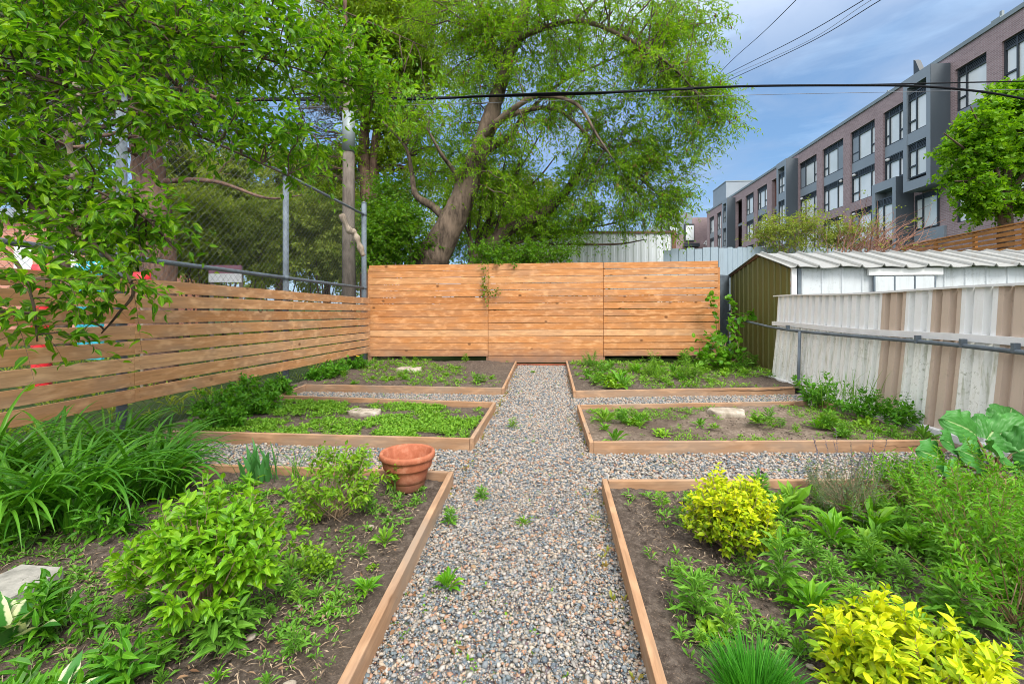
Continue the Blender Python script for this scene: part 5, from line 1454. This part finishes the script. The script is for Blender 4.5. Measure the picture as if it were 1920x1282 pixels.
# ================================================================== GARDEN PLANTS
SZ = SOILZ + .005
def bush(name, label, base, w, h, nstem, nsp, m, L, Wd, leafmat, seed, stemmat='dry', group=None, splen=.12, tmpl=T_LEAF, lower=None, dome=1.0, whorl=False, cat='shrub', stemr=.004, droop=.05, up=.6, jit=.5, inner=.0, spread=.75, emin=.12):
    """stems fan up from the base to a dome; leafy tips cover the dome and fill it"""
    rng = np.random.default_rng(seed); base = np.asarray(base, float)
    t = thing(name, base, label, cat, group)
    g = Geo(); gl = Geo(); gl2 = Geo()
    ends = []
    for k in range(nstem):
        a = rng.uniform(0, 6.283); e = math.acos(rng.uniform(emin, 1.0)) ** dome
        r = rng.uniform(.72, 1.0)
        end = base + np.array([math.sin(e) * math.cos(a) * w / 2 * r, math.sin(e) * math.sin(a) * w / 2 * r, max(.16, math.cos(e) ** .7) * h * r])
        b = base + np.array([rng.normal(0, .03), rng.normal(0, .03), -.02])
        m_ = (b + end) / 2 + rng.normal(0, .02, 3) + (end - base) * np.array([.06, .06, .10])
        tt = np.linspace(0, 1, 6)[:, None]; pp = b * (1 - tt) ** 2 + 2 * m_ * tt * (1 - tt) + end * tt ** 2
        g.tube(pp, np.linspace(stemr, stemr * .4, 6), 4, cap=False); ends.append(pp)
    ends = np.array(ends)
    i = rng.integers(0, nstem, nsp); f = rng.uniform(inner if inner else .45, 1, nsp) * 5; i0 = np.minimum(f.astype(int), 4); fr = (f - i0)[:, None]
    st = ends[i, i0] * (1 - fr) + ends[i, i0 + 1] * fr
    outd = nrm(st - (base + np.array([0, 0, h * .15]))); dr = nrm(outd * .8 + rng.normal(0, .35, (nsp, 3)) + np.array([0, 0, up]))
    st = st - dr * splen * .3 + rng.normal(0, .018, (nsp, 3)); st[:, 2] = np.maximum(st[:, 2], base[2] + .02)
    if lower is not None:
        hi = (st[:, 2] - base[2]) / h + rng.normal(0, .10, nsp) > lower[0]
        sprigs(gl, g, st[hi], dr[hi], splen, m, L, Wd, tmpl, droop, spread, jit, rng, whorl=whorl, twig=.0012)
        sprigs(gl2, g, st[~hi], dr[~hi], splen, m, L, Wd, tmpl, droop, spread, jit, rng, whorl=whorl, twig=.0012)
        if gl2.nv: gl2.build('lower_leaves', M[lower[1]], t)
    else:
        sprigs(gl, g, st, dr, splen, m, L, Wd, tmpl, droop, spread, jit, rng, whorl=whorl, twig=.0012)
    g.build('stems', M[stemmat], t); gl.build('leaves', M[leafmat], t)
    return t
bush('shrub', 'large bright green shrub in the left foreground with bare stems at its foot', G(382, 1160, SZ), .70, .54, 64, 330, 8, .060, .031, 'l_bush', 101, splen=.12, inner=.62, emin=.30, stemr=.0048)
bush('shrub', 'yellowish green shrub beside the terracotta pot', G(628, 968, SZ), .60, .44, 34, 190, 8, .046, .021, 'l_bush2', 102, splen=.10)
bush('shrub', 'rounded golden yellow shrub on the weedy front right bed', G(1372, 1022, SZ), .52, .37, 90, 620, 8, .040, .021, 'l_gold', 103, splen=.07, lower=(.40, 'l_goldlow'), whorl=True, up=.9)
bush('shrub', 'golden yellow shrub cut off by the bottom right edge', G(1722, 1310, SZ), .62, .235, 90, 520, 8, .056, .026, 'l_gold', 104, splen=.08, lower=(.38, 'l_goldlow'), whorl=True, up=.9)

# tall leafy perennials on the right
pg = 'tall leafy plants on the right of the front right bed'
for k, (u, v, w, h, lb) in enumerate([
        (1900, 1165, .75, .62, 'tall leafy stems leaning at the right edge above the bottom yellow shrub'),
        (1845, 1060, .70, .50, 'middle clump of tall leafy stems on the right bed'),
        (1770, 990, .60, .40, 'leafy green clump between lavender and the right edge stems'),
        (1925, 985, .70, .50, 'leafy stems directly in front of the rhubarb at the right edge'),
        (1680, 940, .45, .30, 'low leafy clump just right of the grey lavender')]):
    bush('leafy_plant', lb, G(u, v, SZ), w, h, 30, 135 if k < 2 else 90, 10, .052, .014, 'l_tall', 110 + k, 'redstem', pg, splen=.17, cat='plant', up=.7, inner=.35, stemr=.003)
# lavender
lav = bush('lavender', 'grey-green lavender with old purple spikes at the back of the front right bed', G(1598, 965, SZ), .50, .36, 36, 130, 16, .026, .005, 'l_lav', 120, splen=.14, cat='lavender', up=1.2, whorl=True, inner=.4)
rng = np.random.default_rng(5); g = Geo(); b = np.array(lav.location)
a = rng.uniform(0, 6.28, 16); r = rng.uniform(0, .17, 16)
for q, w in zip(a, r):
    p0 = b + np.array([math.cos(q) * w, math.sin(q) * w, .22]); p1 = p0 + np.array([math.cos(q) * .05, math.sin(q) * .05, rng.uniform(.14, .27)])
    g.tube([p0, p1], .0012, 3, cap=False)
    n = 14; f = np.linspace(.55, 1, n)[:, None]
    pos = p0 * (1 - f) + p1 * f; leaves(g, pos, nrm(rnd_dirs(n, rng) + [0, 0, .8]), .013, .006, T_DIA, rng=rng)
g.build('flower_spikes', M['l_purple'], lav)
for k, (u, v) in enumerate(((1692, 930), (1545, 930))):
    bush('rosemary', ['upright green-grey herb bush right of the lavender', 'small grey-green herb bush left of the lavender'][k], G(u, v, SZ), .22, .34 if k == 0 else .22, 12, 50, 16, .026, .006, 'l_lav', 125 + k, splen=.12, cat='herb', up=1.4, whorl=True, inner=.3, group='herb bushes at the gravel edge')

# rhubarb: big crinkled leaves on stalks
rb = G(1868, 900, SZ); t = thing('rhubarb', rb, 'rhubarb with huge crinkled leaves at the right edge', 'rhubarb')
rng = np.random.default_rng(130); g = Geo(); gl = Geo()
RL = [(1762, 850, -.05, .27, .2), (1790, 828, .0, .25, .5), (1815, 795, .1, .28, -.2), (1862, 800, .15, .29, .1), (1905, 800, .1, .30, .4), (1835, 850, -.1, .24, -.3), (1880, 845, -.15, .25, .3), (1930, 830, 0, .30, -.1), (1745, 880, -.1, .22, .3), (1960, 810, .2, .32, .2), (1890, 775, .35, .26, -.2), (1800, 880, -.2, .2, .0)]
for u, v, dd, sz, tw in RL:
    c = P(u, v, 3.28 + dd); c[2] = max(c[2] - .035, SZ + .08)
    out = (c - rb) * np.array([1, 1, 0]); out = nrm(out + np.array([.02, -.03, 0]))
    A = nrm(out * .8 + np.array([tw * .5, -.25, .55]) + rng.normal(0, .1, 3))          # leaves stand up and out on their stalks
    A, S, N = frame(A[None], np.array([[tw, -.75, .55]])); A, S, N = A[0], S[0], N[0]
    nu, nv = 30, 33
    uu = np.linspace(0, 1, nu)[:, None]; vv = np.linspace(-1, 1, nv)[None]
    ph = rng.uniform(0, 6)
    halfw = (np.sin(np.clip(uu * .90 + .13, 0, 1) * math.pi) ** .6) * .50 * (1 + .05 * np.sin(uu * 30 + ph) + .04 * np.sin(uu * 13 + ph * 2))
    X = uu - .16 * np.abs(vv) * (1 - uu) ** 2; Y = vv * halfw
    q = (np.abs(vv) * .75 - uu) * 5.2                                                  # side veins run forward from the midrib
    vein = np.minimum(np.abs((q + .5) % 1 - .5) * 2.6, 1.0)
    edge = np.abs(vv) ** 3
    Z = .16 * np.abs(vv) ** .9 * halfw * 2 - .30 * uu ** 2 - .12 * vv ** 2 + .028 * vein * (np.abs(vv) > .05) + .055 * edge * np.sin(uu * 22 + ph + 2 * np.sign(vv)) + .05 * (fbm(uu * 7 + u, vv * 4 + v + uu * 0, 7, 3) - .5)
    p = c + sz * ((X - .35)[..., None] * A + Y[..., None] * S + Z[..., None] * N)
    gc = np.stack([uu + 0 * vv, vv + 0 * uu, vein], -1)
    gl.grid(p, gc)
    e = c - sz * .36 * A
    g.tube(smooth_path([rb + rng.normal(0, .03, 3) * [1, 1, 0], (rb + e) / 2 + [0, 0, .03], e], 6), np.linspace(.012, .007, 13), 6)
mr = NT('rhubarb_leaf'); gcn = mr.n('SeparateXYZ', {0: mr.gc()}).outputs; nz = mr.noise(mr.obj(), 30, 4)
c_ = mr.ramp(mr.rnd(), [(0, (0.045, 0.19, 0.03)), (1, (0.075, 0.27, 0.05))])
c_ = mr.mix(mr.ramp(gcn[2], [(0.0, .6), (0.25, 0.0)]), c_, (0.20, 0.40, 0.16)); c_ = mr.mix(mr.ramp(mr.math('ABSOLUTE', gcn[1]), [(0.02, .9), (0.06, 0.0)]), c_, (0.36, 0.48, 0.22))
mr.leaf(c_, .2, .42); 
gl.build('leaves', mr.m, t, smooth=True); g.build('stalks', M['redstem'], t, smooth=True)

# daylilies along the left
rng = np.random.default_rng(140)
dl = 'daylily clumps under the left fence'
for k, (u, v, s_, lb) in enumerate([(20, 1010, 1.0, 'daylily clump nearest the left edge of the photo'), (150, 985, 1.0, 'daylily clump in front of the first steel post, second from the left edge'), (275, 935, .9, 'daylily clump right of the first steel post'),
                                   (90, 915, .95, 'daylily clump close under the lowest fence board at left'), (205, 885, .95, 'daylily clump at the foot of the first steel post'), (305, 885, .72, 'rightmost daylily clump beside the gravel aisle'), (-60, 950, 1.1, 'daylily clump cut off by the left edge'), (320, 930, .55, 'small daylily clump just behind the large green shrub')]):
    b0 = G(u, v, SZ); n = int(120 * s_)
    t = thing('daylily', b0, lb, 'daylily', dl); g = Geo()
    a = rng.uniform(0, 6.283, n); r = np.sqrt(rng.random(n)) * .13 * s_
    base = b0 + np.stack([np.cos(a) * r, np.sin(a) * r, 0 * a], -1)
    az = a + rng.normal(0, .6, n)
    blades(g, base, az, rng.uniform(1.0, 1.5, n), rng.uniform(.42, .82, n) * s_, rng.uniform(.015, .028, n), rng.uniform(1.2, 2.8, n), 11, rng=rng)
    g.build('leaves', M['l_lily'], t, smooth=True)
# iris fan in the left gravel aisle corner
b0 = G(478, 902, SZ); t = thing('iris', b0, 'upright broad-bladed iris fan in front of the left gravel aisle', 'iris'); g = Geo(); n = 26
blades(g, b0 + np.stack([rng.normal(0, .09, n), rng.normal(0, .03, n), 0 * np.arange(n)], -1), rng.choice([0, 3.14], n) + rng.normal(0, .5, n), rng.uniform(1.1, 1.5, n), rng.uniform(.17, .33, n), rng.uniform(.022, .034, n), rng.uniform(.0, .35, n), 7, .12, rng=rng)
g.build('leaves', M['l_iris'], t, smooth=True)
b0 = G(560, 905, SZ); n = 24; g = Geo()
blades(g, b0 + np.stack([rng.normal(0, .05, n), rng.normal(0, .03, n), 0 * np.arange(n)], -1), rng.uniform(0, 6.28, n), rng.uniform(1.0, 1.5, n), rng.uniform(.15, .30, n), rng.uniform(.005, .009, n), rng.uniform(.2, 1.2, n), 7, rng=rng)
tag(g.build('grass_tuft', M['l_weed'], origin=b0), 'small thin grass tuft between the iris and the yellowish shrub', 'grass tuft')
# chives at the bottom
b0 = G(1415, 1318, SZ); n = 620; g = Geo(); a = rng.uniform(0, 6.28, n); r = np.sqrt(rng.random(n)) * .085
blades(g, b0 + np.stack([np.cos(a) * r, np.sin(a) * r, 0 * a], -1), a, rng.uniform(.85, 1.5, n), rng.uniform(.10, .19, n), np.full(n, .0032), rng.uniform(.1, .9, n), 6, rng=rng)
tag(g.build('chives', M['l_chive'], origin=b0), 'fine bright green chive tuft at the bottom edge', 'herb')
# parsley-like clump
bush('herb', 'small frilly light green herb on bare soil near the left timber', G(604, 1078, SZ), .17, .10, 16, 70, 6, .022, .016, 'l_bush2', 150, 'stem', splen=.05, tmpl=T_ROUND, cat='herb', up=.8)
# hostas
for k, (u, v, s_, lb) in enumerate([(12, 1222, 1.15, 'white-edged hosta leaves at the left edge below the slab'), (95, 1362, .75, 'white-edged hosta at the bottom left edge')]):
    b0 = G(u, v, SZ); n = 14; t = thing('hosta', b0, lb, 'hosta', 'variegated hostas'); g = Geo(); a = np.linspace(0, 6.28, n) + rng.normal(0, .25, n)
    el = rng.uniform(.5, 1.2, n); A = np.stack([np.cos(a) * np.cos(el), np.sin(a) * np.cos(el), np.sin(el)], -1)
    leaves(g, b0 + A * .05, A, rng.uniform(.13, .19, n) * s_, rng.uniform(.07, .09, n) * s_, T_LEAF, jit=.15, rng=rng); g.build('leaves', M['l_hosta'], t, smooth=True)
# broad leafy perennials bottom left
pl = 'broad leafy perennials in the front left corner'
for k, (u, v, w, h, lb) in enumerate([(120, 1190, .26, .22, 'leafy plant with long pointed leaves right of the slab'), (60, 1350, .26, .10, 'leafy plant low in the bottom left corner'), (235, 1290, .18, .10, 'leafy plant at the bottom edge left of the large shrub'),
                                      (55, 1020, .30, .18, 'leafy plant behind the grey slab'), (190, 1010, .3, .2, 'leafy plant between daylilies and the large shrub'), (430, 1215, .14, .10, 'young leafy shoots directly in front of the large shrub')]):
    bush('perennial', lb, G(u, v, SZ), w, h, 9, 24, 7, .085, .026, 'l_ground' if k != 5 else 'l_weed', 160 + k, 'stem', pl, splen=.12, cat='plant', up=.9, inner=.3, stemr=.003)
# creeping leaves under the left fence
gc_ = 'leafy clumps along the foot of the left fence'
for k, (x, y, w, h, lb) in enumerate([(-3.95, 5.05, .75, .34, 'leafy clump under the left fence just beyond the daylilies'), (-3.95, 5.65, .75, .36, 'leafy clump under the middle of the left fence'), (-3.95, 6.2, .5, .26, 'leafy clump just in front of the second steel post'),
                                      (-4.0, 7.6, .6, .30, 'leafy clump just behind the second steel post'), (-4.02, 8.1, .6, .32, 'leafy clump under the far part of the left fence'), (-4.0, 9.0, .5, .26, 'low clump with a yellow flower by the far fence corner'), (-3.6, 5.25, .5, .2, 'low creeping clump spreading into the middle left bed'), (-3.55, 4.55, .6, .25, 'creeping clump behind the daylilies at the bed front board')]):
    o = bush('leafy_plant', lb, (x, y, SZ - .02), w, h, 22, 90, 8, .075, .045, 'l_ground', 170 + k, 'stem', gc_, splen=.14, cat='plant', inner=.2, up=.4)
    if k == 5:
        g = Geo(); c = np.array([x + .05, y - .1, SZ + .27]); n = 14; a = np.linspace(0, 6.28, n); A = np.stack([np.cos(a), np.sin(a), .5 + 0 * a], -1); leaves(g, np.repeat(c[None], n, 0), nrm(A), .045, .02, T_DIA); g.build('flower', M['flower'], o)
# raspberry-like vine with round leaves by the back corner
o = bush('climbing_plant', 'tall sprawling plant with round leaves in front of the gap by the green shed', G(1345, 690, SZ + .03) + np.array([0, 0, 0]), 1.1, .75, 18, 46, 6, .15, .13, 'l_vine', 190, 'dry', splen=.25, tmpl=T_ROUND, cat='plant', inner=.2, up=.3, droop=.2)
g = Geo(); gl = Geo(); b0 = np.array(o.location)
for pts in ([(1345, 640, 9.9), (1342, 600, 9.9), (1336, 565, 9.9), (1328, 553, 9.9)], [(1360, 650, 9.6), (1368, 610, 9.5), (1372, 570, 9.5), (1362, 556, 9.5)], [(1384, 668, 9.2), (1378, 625, 9.2), (1370, 590, 9.3)], [(1362, 640, 9.6), (1385, 600, 9.4), (1400, 590, 9.3), (1410, 588, 9.2)]):
    pp = smooth_path([b0] + [P(*q) for q in pts], 5); g.tube(pp, np.linspace(.009, .004, len(pp)), 4)
    q = pp[len(pp) // 3:]; q = np.repeat(q, 2, 0); n = len(q)
    leaves(gl, q + rng.normal(0, .03, (n, 3)), nrm(rnd_dirs(n, rng) + np.array([0, -.6, -.2])), rng.uniform(.08, .16, n), rng.uniform(.07, .14, n), T_ROUND, rng=rng)
g.build('canes', M['dry'], o); gl.build('leaves', M['l_vine'], o)
# vine growing over the back fence face
g = Geo(); gl = Geo(); t = thing('climbing_plant', P(912, 560, 10.35), 'sparse green vine hanging down the face of the back fence', 'plant')
for pts in ([(905, 492, 10.46), (910, 515, 10.44), (906, 540, 10.44), (912, 570, 10.44)], [(908, 535, 10.44), (922, 548, 10.43), (936, 545, 10.43)], [(930, 488, 10.44), (935, 498, 10.42)], [(962, 490, 10.42), (966, 500, 10.41)]):
    pp = smooth_path([P(*q) for q in pts], 6); g.tube(pp, .004, 4)
    n = len(pp) * 3; q = np.repeat(pp, 3, 0) + rng.normal(0, .035, (n, 3)) * [1, .15, 1] + [0, -.03, 0]
    leaves(gl, q, nrm(rnd_dirs(n, rng) + np.array([0, -.4, -.3])), rng.uniform(.05, .09, n), rng.uniform(.03, .05, n), T_LEAF, rng=rng)
g.build('stems', M['dry'], t); gl.build('leaves', M['l_dark'], t)
# weeds with their own outline
for k, (u, v, z, w, h, lb, L, Wd, mt) in enumerate([
        (1530, 762, SZ, .55, .46, 'dense dark green nettle clump beside the metal fence post', .075, .032, 'l_ground'),
        (1610, 782, SZ, .62, .42, 'pointed dark green nettle clump right of the small brick', .075, .032, 'l_ground'),
        (1690, 800, SZ, .50, .26, 'low dark weed clump at the right end of the dry soil bed', .065, .035, 'l_ground'),
        (1768, 800, SZ, .26, .34, 'single drooping dark plant against the tan fence panels', .11, .06, 'l_ground'),
        (1109, 688, SZ + .02, .40, .36, 'feathery green weed clump at the back end of the path', .055, .014, 'l_weed'),
        (1225, 705, SZ + .02, .45, .42, 'tall feathery weeds in the middle of the back right bed', .07, .014, 'l_weed2'),
        (1290, 712, SZ + .02, .5, .40, 'tall feathery weeds right of the middle of the back right bed', .07, .014, 'l_weed2'),
        (735, 900, SZ, .16, .22, 'small climbing seedling leaning on the terracotta pot', .05, .026, 'l_bush2')]):
    base = G(u, v, z) if k < 7 else G(738, 925, z)
    bush('weed_clump', lb, base, w, h, 16, 60 if k < 7 else 9, 8, L, Wd, mt, 200 + k, 'stem', splen=.16 if k < 7 else .06, cat='weed', inner=.2, up=1.0, stemr=.003)
b0 = G(1610, 775, SZ); n = 60; g = Geo()
blades(g, b0 + np.stack([rng.normal(0, .22, n), rng.normal(.02, .08, n), 0 * np.arange(n)], -1), rng.uniform(0, 6.28, n), rng.uniform(1.2, 1.55, n), rng.uniform(.35, .62, n), rng.uniform(.005, .008, n), rng.uniform(.1, .8, n), 7, rng=rng)
tag(g.build('grass_tuft', M['l_weed2'], origin=b0), 'tall thin wild grass in front of the white fence panels', 'grass tuft')

# ================================================================== WEEDS
def rosette(g, Pp, size, nl, rng, el=(.25, 1.1), wr=.24, tmpl=T_SPAT):
    n = len(Pp); a = rng.uniform(0, 6.283, (n, 1)) + np.arange(nl)[None] * 2.4 + rng.normal(0, .2, (n, nl))
    e = rng.uniform(el[0], el[1], (n, nl)); s = np.asarray(size)[:, None] * rng.uniform(.6, 1.15, (n, nl))
    A = np.stack([np.cos(a) * np.cos(e), np.sin(a) * np.cos(e), np.sin(e)], -1)
    p = np.repeat(np.asarray(Pp)[:, None], nl, 1) + A * (s * .08)[..., None]
    leaves(g, p.reshape(-1, 3), A.reshape(-1, 3), s.ravel(), (s * wr).ravel(), tmpl, jit=.25, rng=rng)
rng = np.random.default_rng(300)
# a few kinds of single weeds, copied one by one
kinds = []
for k in range(6):
    g = Geo()
    if k < 3:
        rosette(g, np.zeros((1, 3)), [.095], 15 + k * 3, rng, (.2, 1.15), .24)
        rosette(g, np.array([[0, 0, .02]]), [.06], 8, rng, (.9, 1.4), .26)
    elif k < 5:                                  # leafy upright stem
        for s in range(2 + k % 2):
            o2 = np.array([[rng.normal(0, .012), rng.normal(0, .012), 0]])
            for j in range(7):
                rosette(g, o2 + [[0, 0, .012 + .016 * j]], [.075 - .005 * j], 4, rng, (.15, .9), .20)
    else:
        rosette(g, rng.normal(0, .025, (5, 3)) * [1, 1, 0], [.06] * 5, 9, rng, (.2, 1.0), .42)
    me = g.mesh('weed'); me.materials.append(M[['l_weed', 'l_weed2', 'l_tall', 'l_weed', 'l_weed2', 'l_bush2'][k]]); kinds.append(me)
def put_weed(x, y, z, s, label, group, k=None):
    me = kinds[rng.integers(0, len(kinds)) if k is None else k]
    o = bpy.data.objects.new('weed', me); COL.objects.link(o)
    o.location = (x, y, z); o.scale = (s, s, s * rng.uniform(.8, 1.2)); o.rotation_euler = (rng.normal(0, .1), rng.normal(0, .1), rng.uniform(0, 6.28))
    return tag(o, label, 'weed', group)
def inbed(c, n, fn=None, margin=.05):
    out = []
    while len(out) < n:
        u, v = rng.uniform(margin, 1 - margin), rng.uniform(margin, 1 - margin); p = bil(c, u, v)
        if fn is None or rng.random() < fn(p[0], p[1]): out.append(p)
    return np.array(out)
def dens(sc, seed, lo):
    return lambda x, y: max(0.02, min(1, (float(vnoise(np.array([x * sc]), np.array([y * sc]), seed)[0]) - lo) * 3))
visR = [(.40, 1.05), (3.2, 2.6), (3.4, 3.5), (.42, 3.22)]
for p in inbed(visR, 140, dens(1.6, 5, .18)):
    if np.hypot(*(p - np.array(G(1375, 1030, SZ)[:2]))) < .27: continue
    put_weed(p[0], p[1], SZ - .005, rng.choice([.5, .8, 1.0, 1.2, 1.7]) * rng.uniform(.85, 1.15), 'small green weed rosette growing on the front right bed', 'weeds on the front right bed')
visL = [(-1.6, 1.0), (-.74, 1.0), (-.82, 3.2), (-2.4, 3.2)]
for p in inbed(visL, 50, dens(1.9, 7, .25)):
    put_weed(p[0], p[1], SZ - .005, rng.uniform(.4, 1.0), 'small green weed growing on the front left bed soil', 'weeds on the front left bed')
for p in inbed(BEDS['middle_right'], 34, dens(1.4, 8, .35)):
    put_weed(p[0], p[1], SZ - .005, rng.uniform(.8, 1.7), 'green weed rosette on the pale dry soil bed', 'weeds on the dry soil bed')
for p in inbed(BEDS['back_right'], 44, dens(.8, 9, .2)):
    put_weed(p[0], p[1], SZ + .02, rng.uniform(1.2, 2.8), 'leafy green weed in the back right bed by the shed', 'weeds on the back right bed')
for p in inbed(BEDS['back_left'], 20, dens(.8, 10, .35)):
    put_weed(p[0], p[1], SZ + .02, rng.uniform(.8, 1.6), 'sparse green weed on the back left bed', 'weeds on the back left bed')
for uv, s in (((838, 1105), 1.0), ((960, 805), 1.1), ((905, 940), .9), ((930, 700), 1.0), ((1000, 700), .9), ((980, 985), .6), ((845, 985), .8)):
    p = G(*uv, .02); put_weed(p[0], p[1], .02, s, 'lone weed growing up through the path gravel', 'weeds in the path gravel')
# uncountable low cover
def cover(name, label, pts, z, smin, smax, nl, mat, tmpl=T_SPAT, wr=.4, el=(.2, 1.2)):
    g = Geo(); n = len(pts); P3 = np.concatenate([pts, np.full((n, 1), z)], 1)
    rosette(g, P3, rng.uniform(smin, smax, n), nl, rng, el, wr, tmpl)
    return tag(g.build(name, M[mat]), label, 'ground cover', kind='stuff')
def many(c, n, sc, seed, lo):
    u, v = rng.random((n * 4, 1)) * .96 + .02, rng.random((n * 4, 1)) * .94 + .03
    p = bil(c, u, v); d_ = np.clip((vnoise(p[:, 0] * sc, p[:, 1] * sc, seed) + .5 * vnoise(p[:, 0] * sc * 3, p[:, 1] * sc * 3, seed + 1) - lo) * 2.5, 0, 1)
    return p[rng.random(len(p)) < d_][:n]
cover('ground_cover', 'dense bright green low weeds carpeting the middle left bed', many(BEDS['middle_left'], 4200, 3.2, 61, .52), SZ, .022, .055, 7, 'l_weed2', wr=.36)
cover('ground_cover', 'scattered tiny weeds on the front right bed', many(visR, 2300, 1.8, 62, .42), SZ, .02, .055, 6, 'l_weed', wr=.3)
cover('ground_cover', 'scattered tiny weeds on the front left bed', many([(-2.4, .9), (-.72, .9), (-.82, 3.25), (-3.4, 3.25)], 1900, 2.2, 63, .42), SZ, .015, .042, 6, 'l_weed', wr=.38)
cover('ground_cover', 'tiny weeds on the dry soil bed', many(BEDS['middle_right'], 900, 1.6, 64, .58), SZ, .02, .05, 6, 'l_weed2', wr=.3)
cover('ground_cover', 'low weeds on the back right bed', many(BEDS['back_right'], 800, .9, 65, .5), SZ + .03, .04, .10, 7, 'l_weed2', wr=.28)
cover('ground_cover', 'low weeds on the back left bed', many(BEDS['back_left'], 700, .9, 66, .6), SZ + .03, .03, .08, 6, 'l_weed2', wr=.32)
pts = np.concatenate([many(z, 150 if k > 1 else 260, 2.0, 67 + k, .7) for k, z in enumerate(ZONES)])
cover('ground_cover', 'tiny sprouts between the path pebbles', pts, .02, .010, .030, 5, 'l_weed2', wr=.4)
# sprouts hugging the bed timbers on the path side
e = np.concatenate([np.stack([-.72 + rng.normal(0, .02, 70), rng.uniform(3, 9, 70)], -1), np.stack([.29 + rng.normal(0, .02, 50), rng.uniform(1, 9, 50)], -1)])
cover('ground_cover', 'yellowish sprouts along the path side of the bed timbers', e, .02, .015, .05, 6, 'l_dry', wr=.3, el=(.5, 1.4))
# clods, chips and straw on the soil
g = Geo(); sh = ico(1, .25, 9)
pc_ = np.concatenate([many(visR, 3500, 3.0, 71, .2), many([(-2.8, .9), (-.72, .9), (-.82, 3.25), (-3.4, 3.25)], 3500, 3.0, 72, .2), many(BEDS['middle_right'], 700, 3, 73, .5), many(BEDS['back_left'], 700, 2, 74, .5), many(BEDS['back_right'], 500, 2, 75, .5)])
n = len(pc_); A, S, N = frame(rnd_dirs(n, rng, -.4, .4), np.array([0, 0, 1.0]) + rng.normal(0, .3, (n, 3))); r = rng.uniform(.002, .006, n) * rng.choice([1, 1, 1.6], n)
g.inst(sh, np.concatenate([pc_, np.full((n, 1), SZ + .001)], 1), A, S, N, r * 1.3, r, r * .7)
tag(g.build('soil_clods', M['soil']), 'dark crumbs and clods of soil on the beds', 'soil', kind='stuff')
g = Geo()
ps = np.concatenate([many(visR, 4200, 1.5, 81, .35), many([(-2.8, .9), (-.72, .9), (-.82, 3.25), (-3.4, 3.25)], 4600, 1.6, 82, .3), many(BEDS['middle_right'], 300, 2, 83, .5), many(BEDS['back_left'], 300, 2, 84, .5)])
n = len(ps); a = rng.uniform(0, 6.28, n); A = np.stack([np.cos(a), np.sin(a), rng.normal(0, .12, n)], -1)
leaves(g, np.concatenate([ps, np.full((n, 1), SZ + .012)], 1), nrm(A), rng.uniform(.010, .06, n), rng.uniform(.0015, .006, n), T_DIA, jit=.3, rng=rng)
tag(g.build('straw_litter', M['straw']), 'dry straw and twig bits lying on the bed soil', 'litter', kind='stuff')
# fallen leaves and stray stones
g = Geo(); q = np.concatenate([many(ZONES[0], 160, 1.2, 91, .3), many(ZONES[1], 120, 1.2, 91, .3), many(visR, 130, 1.5, 92, .4), many([(-2.8, .9), (-.72, .9), (-.82, 3.25), (-3.4, 3.25)], 160, 1.6, 93, .4)])
# more of them collect along the timbers
q = np.concatenate([q, np.stack([-.70 + np.abs(rng.normal(0, .05, 110)), rng.uniform(1, 9, 110)], -1), np.stack([.28 - np.abs(rng.normal(0, .05, 110)), rng.uniform(1, 9, 110)], -1)])
n = len(q); z = np.where((q[:, 0] > -.60 - .0415 * np.clip(q[:, 1], 0, 3.4)) & (q[:, 0] < .32), .040, SZ + .012)
a = rng.uniform(0, 6.28, n); A = np.stack([np.cos(a), np.sin(a), rng.normal(0, .15, n)], -1)
leaves(g, np.concatenate([q, z[:, None]], 1), nrm(A), rng.uniform(.015, .040, n), rng.uniform(.008, .02, n), T_LEAF, jit=.5, rng=rng)
tag(g.build('fallen_leaves', M['deadleaf']), 'dry brown leaf bits scattered on gravel and soil', 'litter', kind='stuff')
# stones lying on the soil
rs = 'small stones on the bed soil'
for k in range(26):
    p = inbed(visR if k % 2 else visL, 1)[0]; g = Geo(); v, f = ico(2, .12, k); s = rng.uniform(.010, .022)
    g.faces(v * np.array([s * 1.3, s, s * .6]), f); o = g.build('pebble', M['stone'], smooth=True); o.location = (p[0], p[1], SZ + s * .3); o.rotation_euler[2] = rng.uniform(0, 6)
    tag(o, 'small pale stone lying on the %s bed soil' % ('front right' if k % 2 else 'front left'), 'stone', rs + (' at right' if k % 2 else ' at left'))
# undergrowth on the lot behind so no bare ground shows through gaps
pp = np.stack([rng.uniform(-26, -4.8, 2600), rng.uniform(2, 30, 2600)], -1)
cover('undergrowth', 'rough grass and undergrowth beyond the left fence', pp, -.05, .12, .32, 7, 'l_far', wr=.12, el=(.6, 1.4))

pp = np.stack([rng.uniform(-3.6, 4.2, 420), rng.uniform(12.6, 14.6, 420)], -1)  # dark leaves added only to make the gaps between back fence boards dark
cover('undergrowth', 'dark undergrowth added behind the back fence to darken its gaps', pp, -.05, .9, 1.7, 7, 'l_gapdark', wr=.16, el=(.9, 1.5))
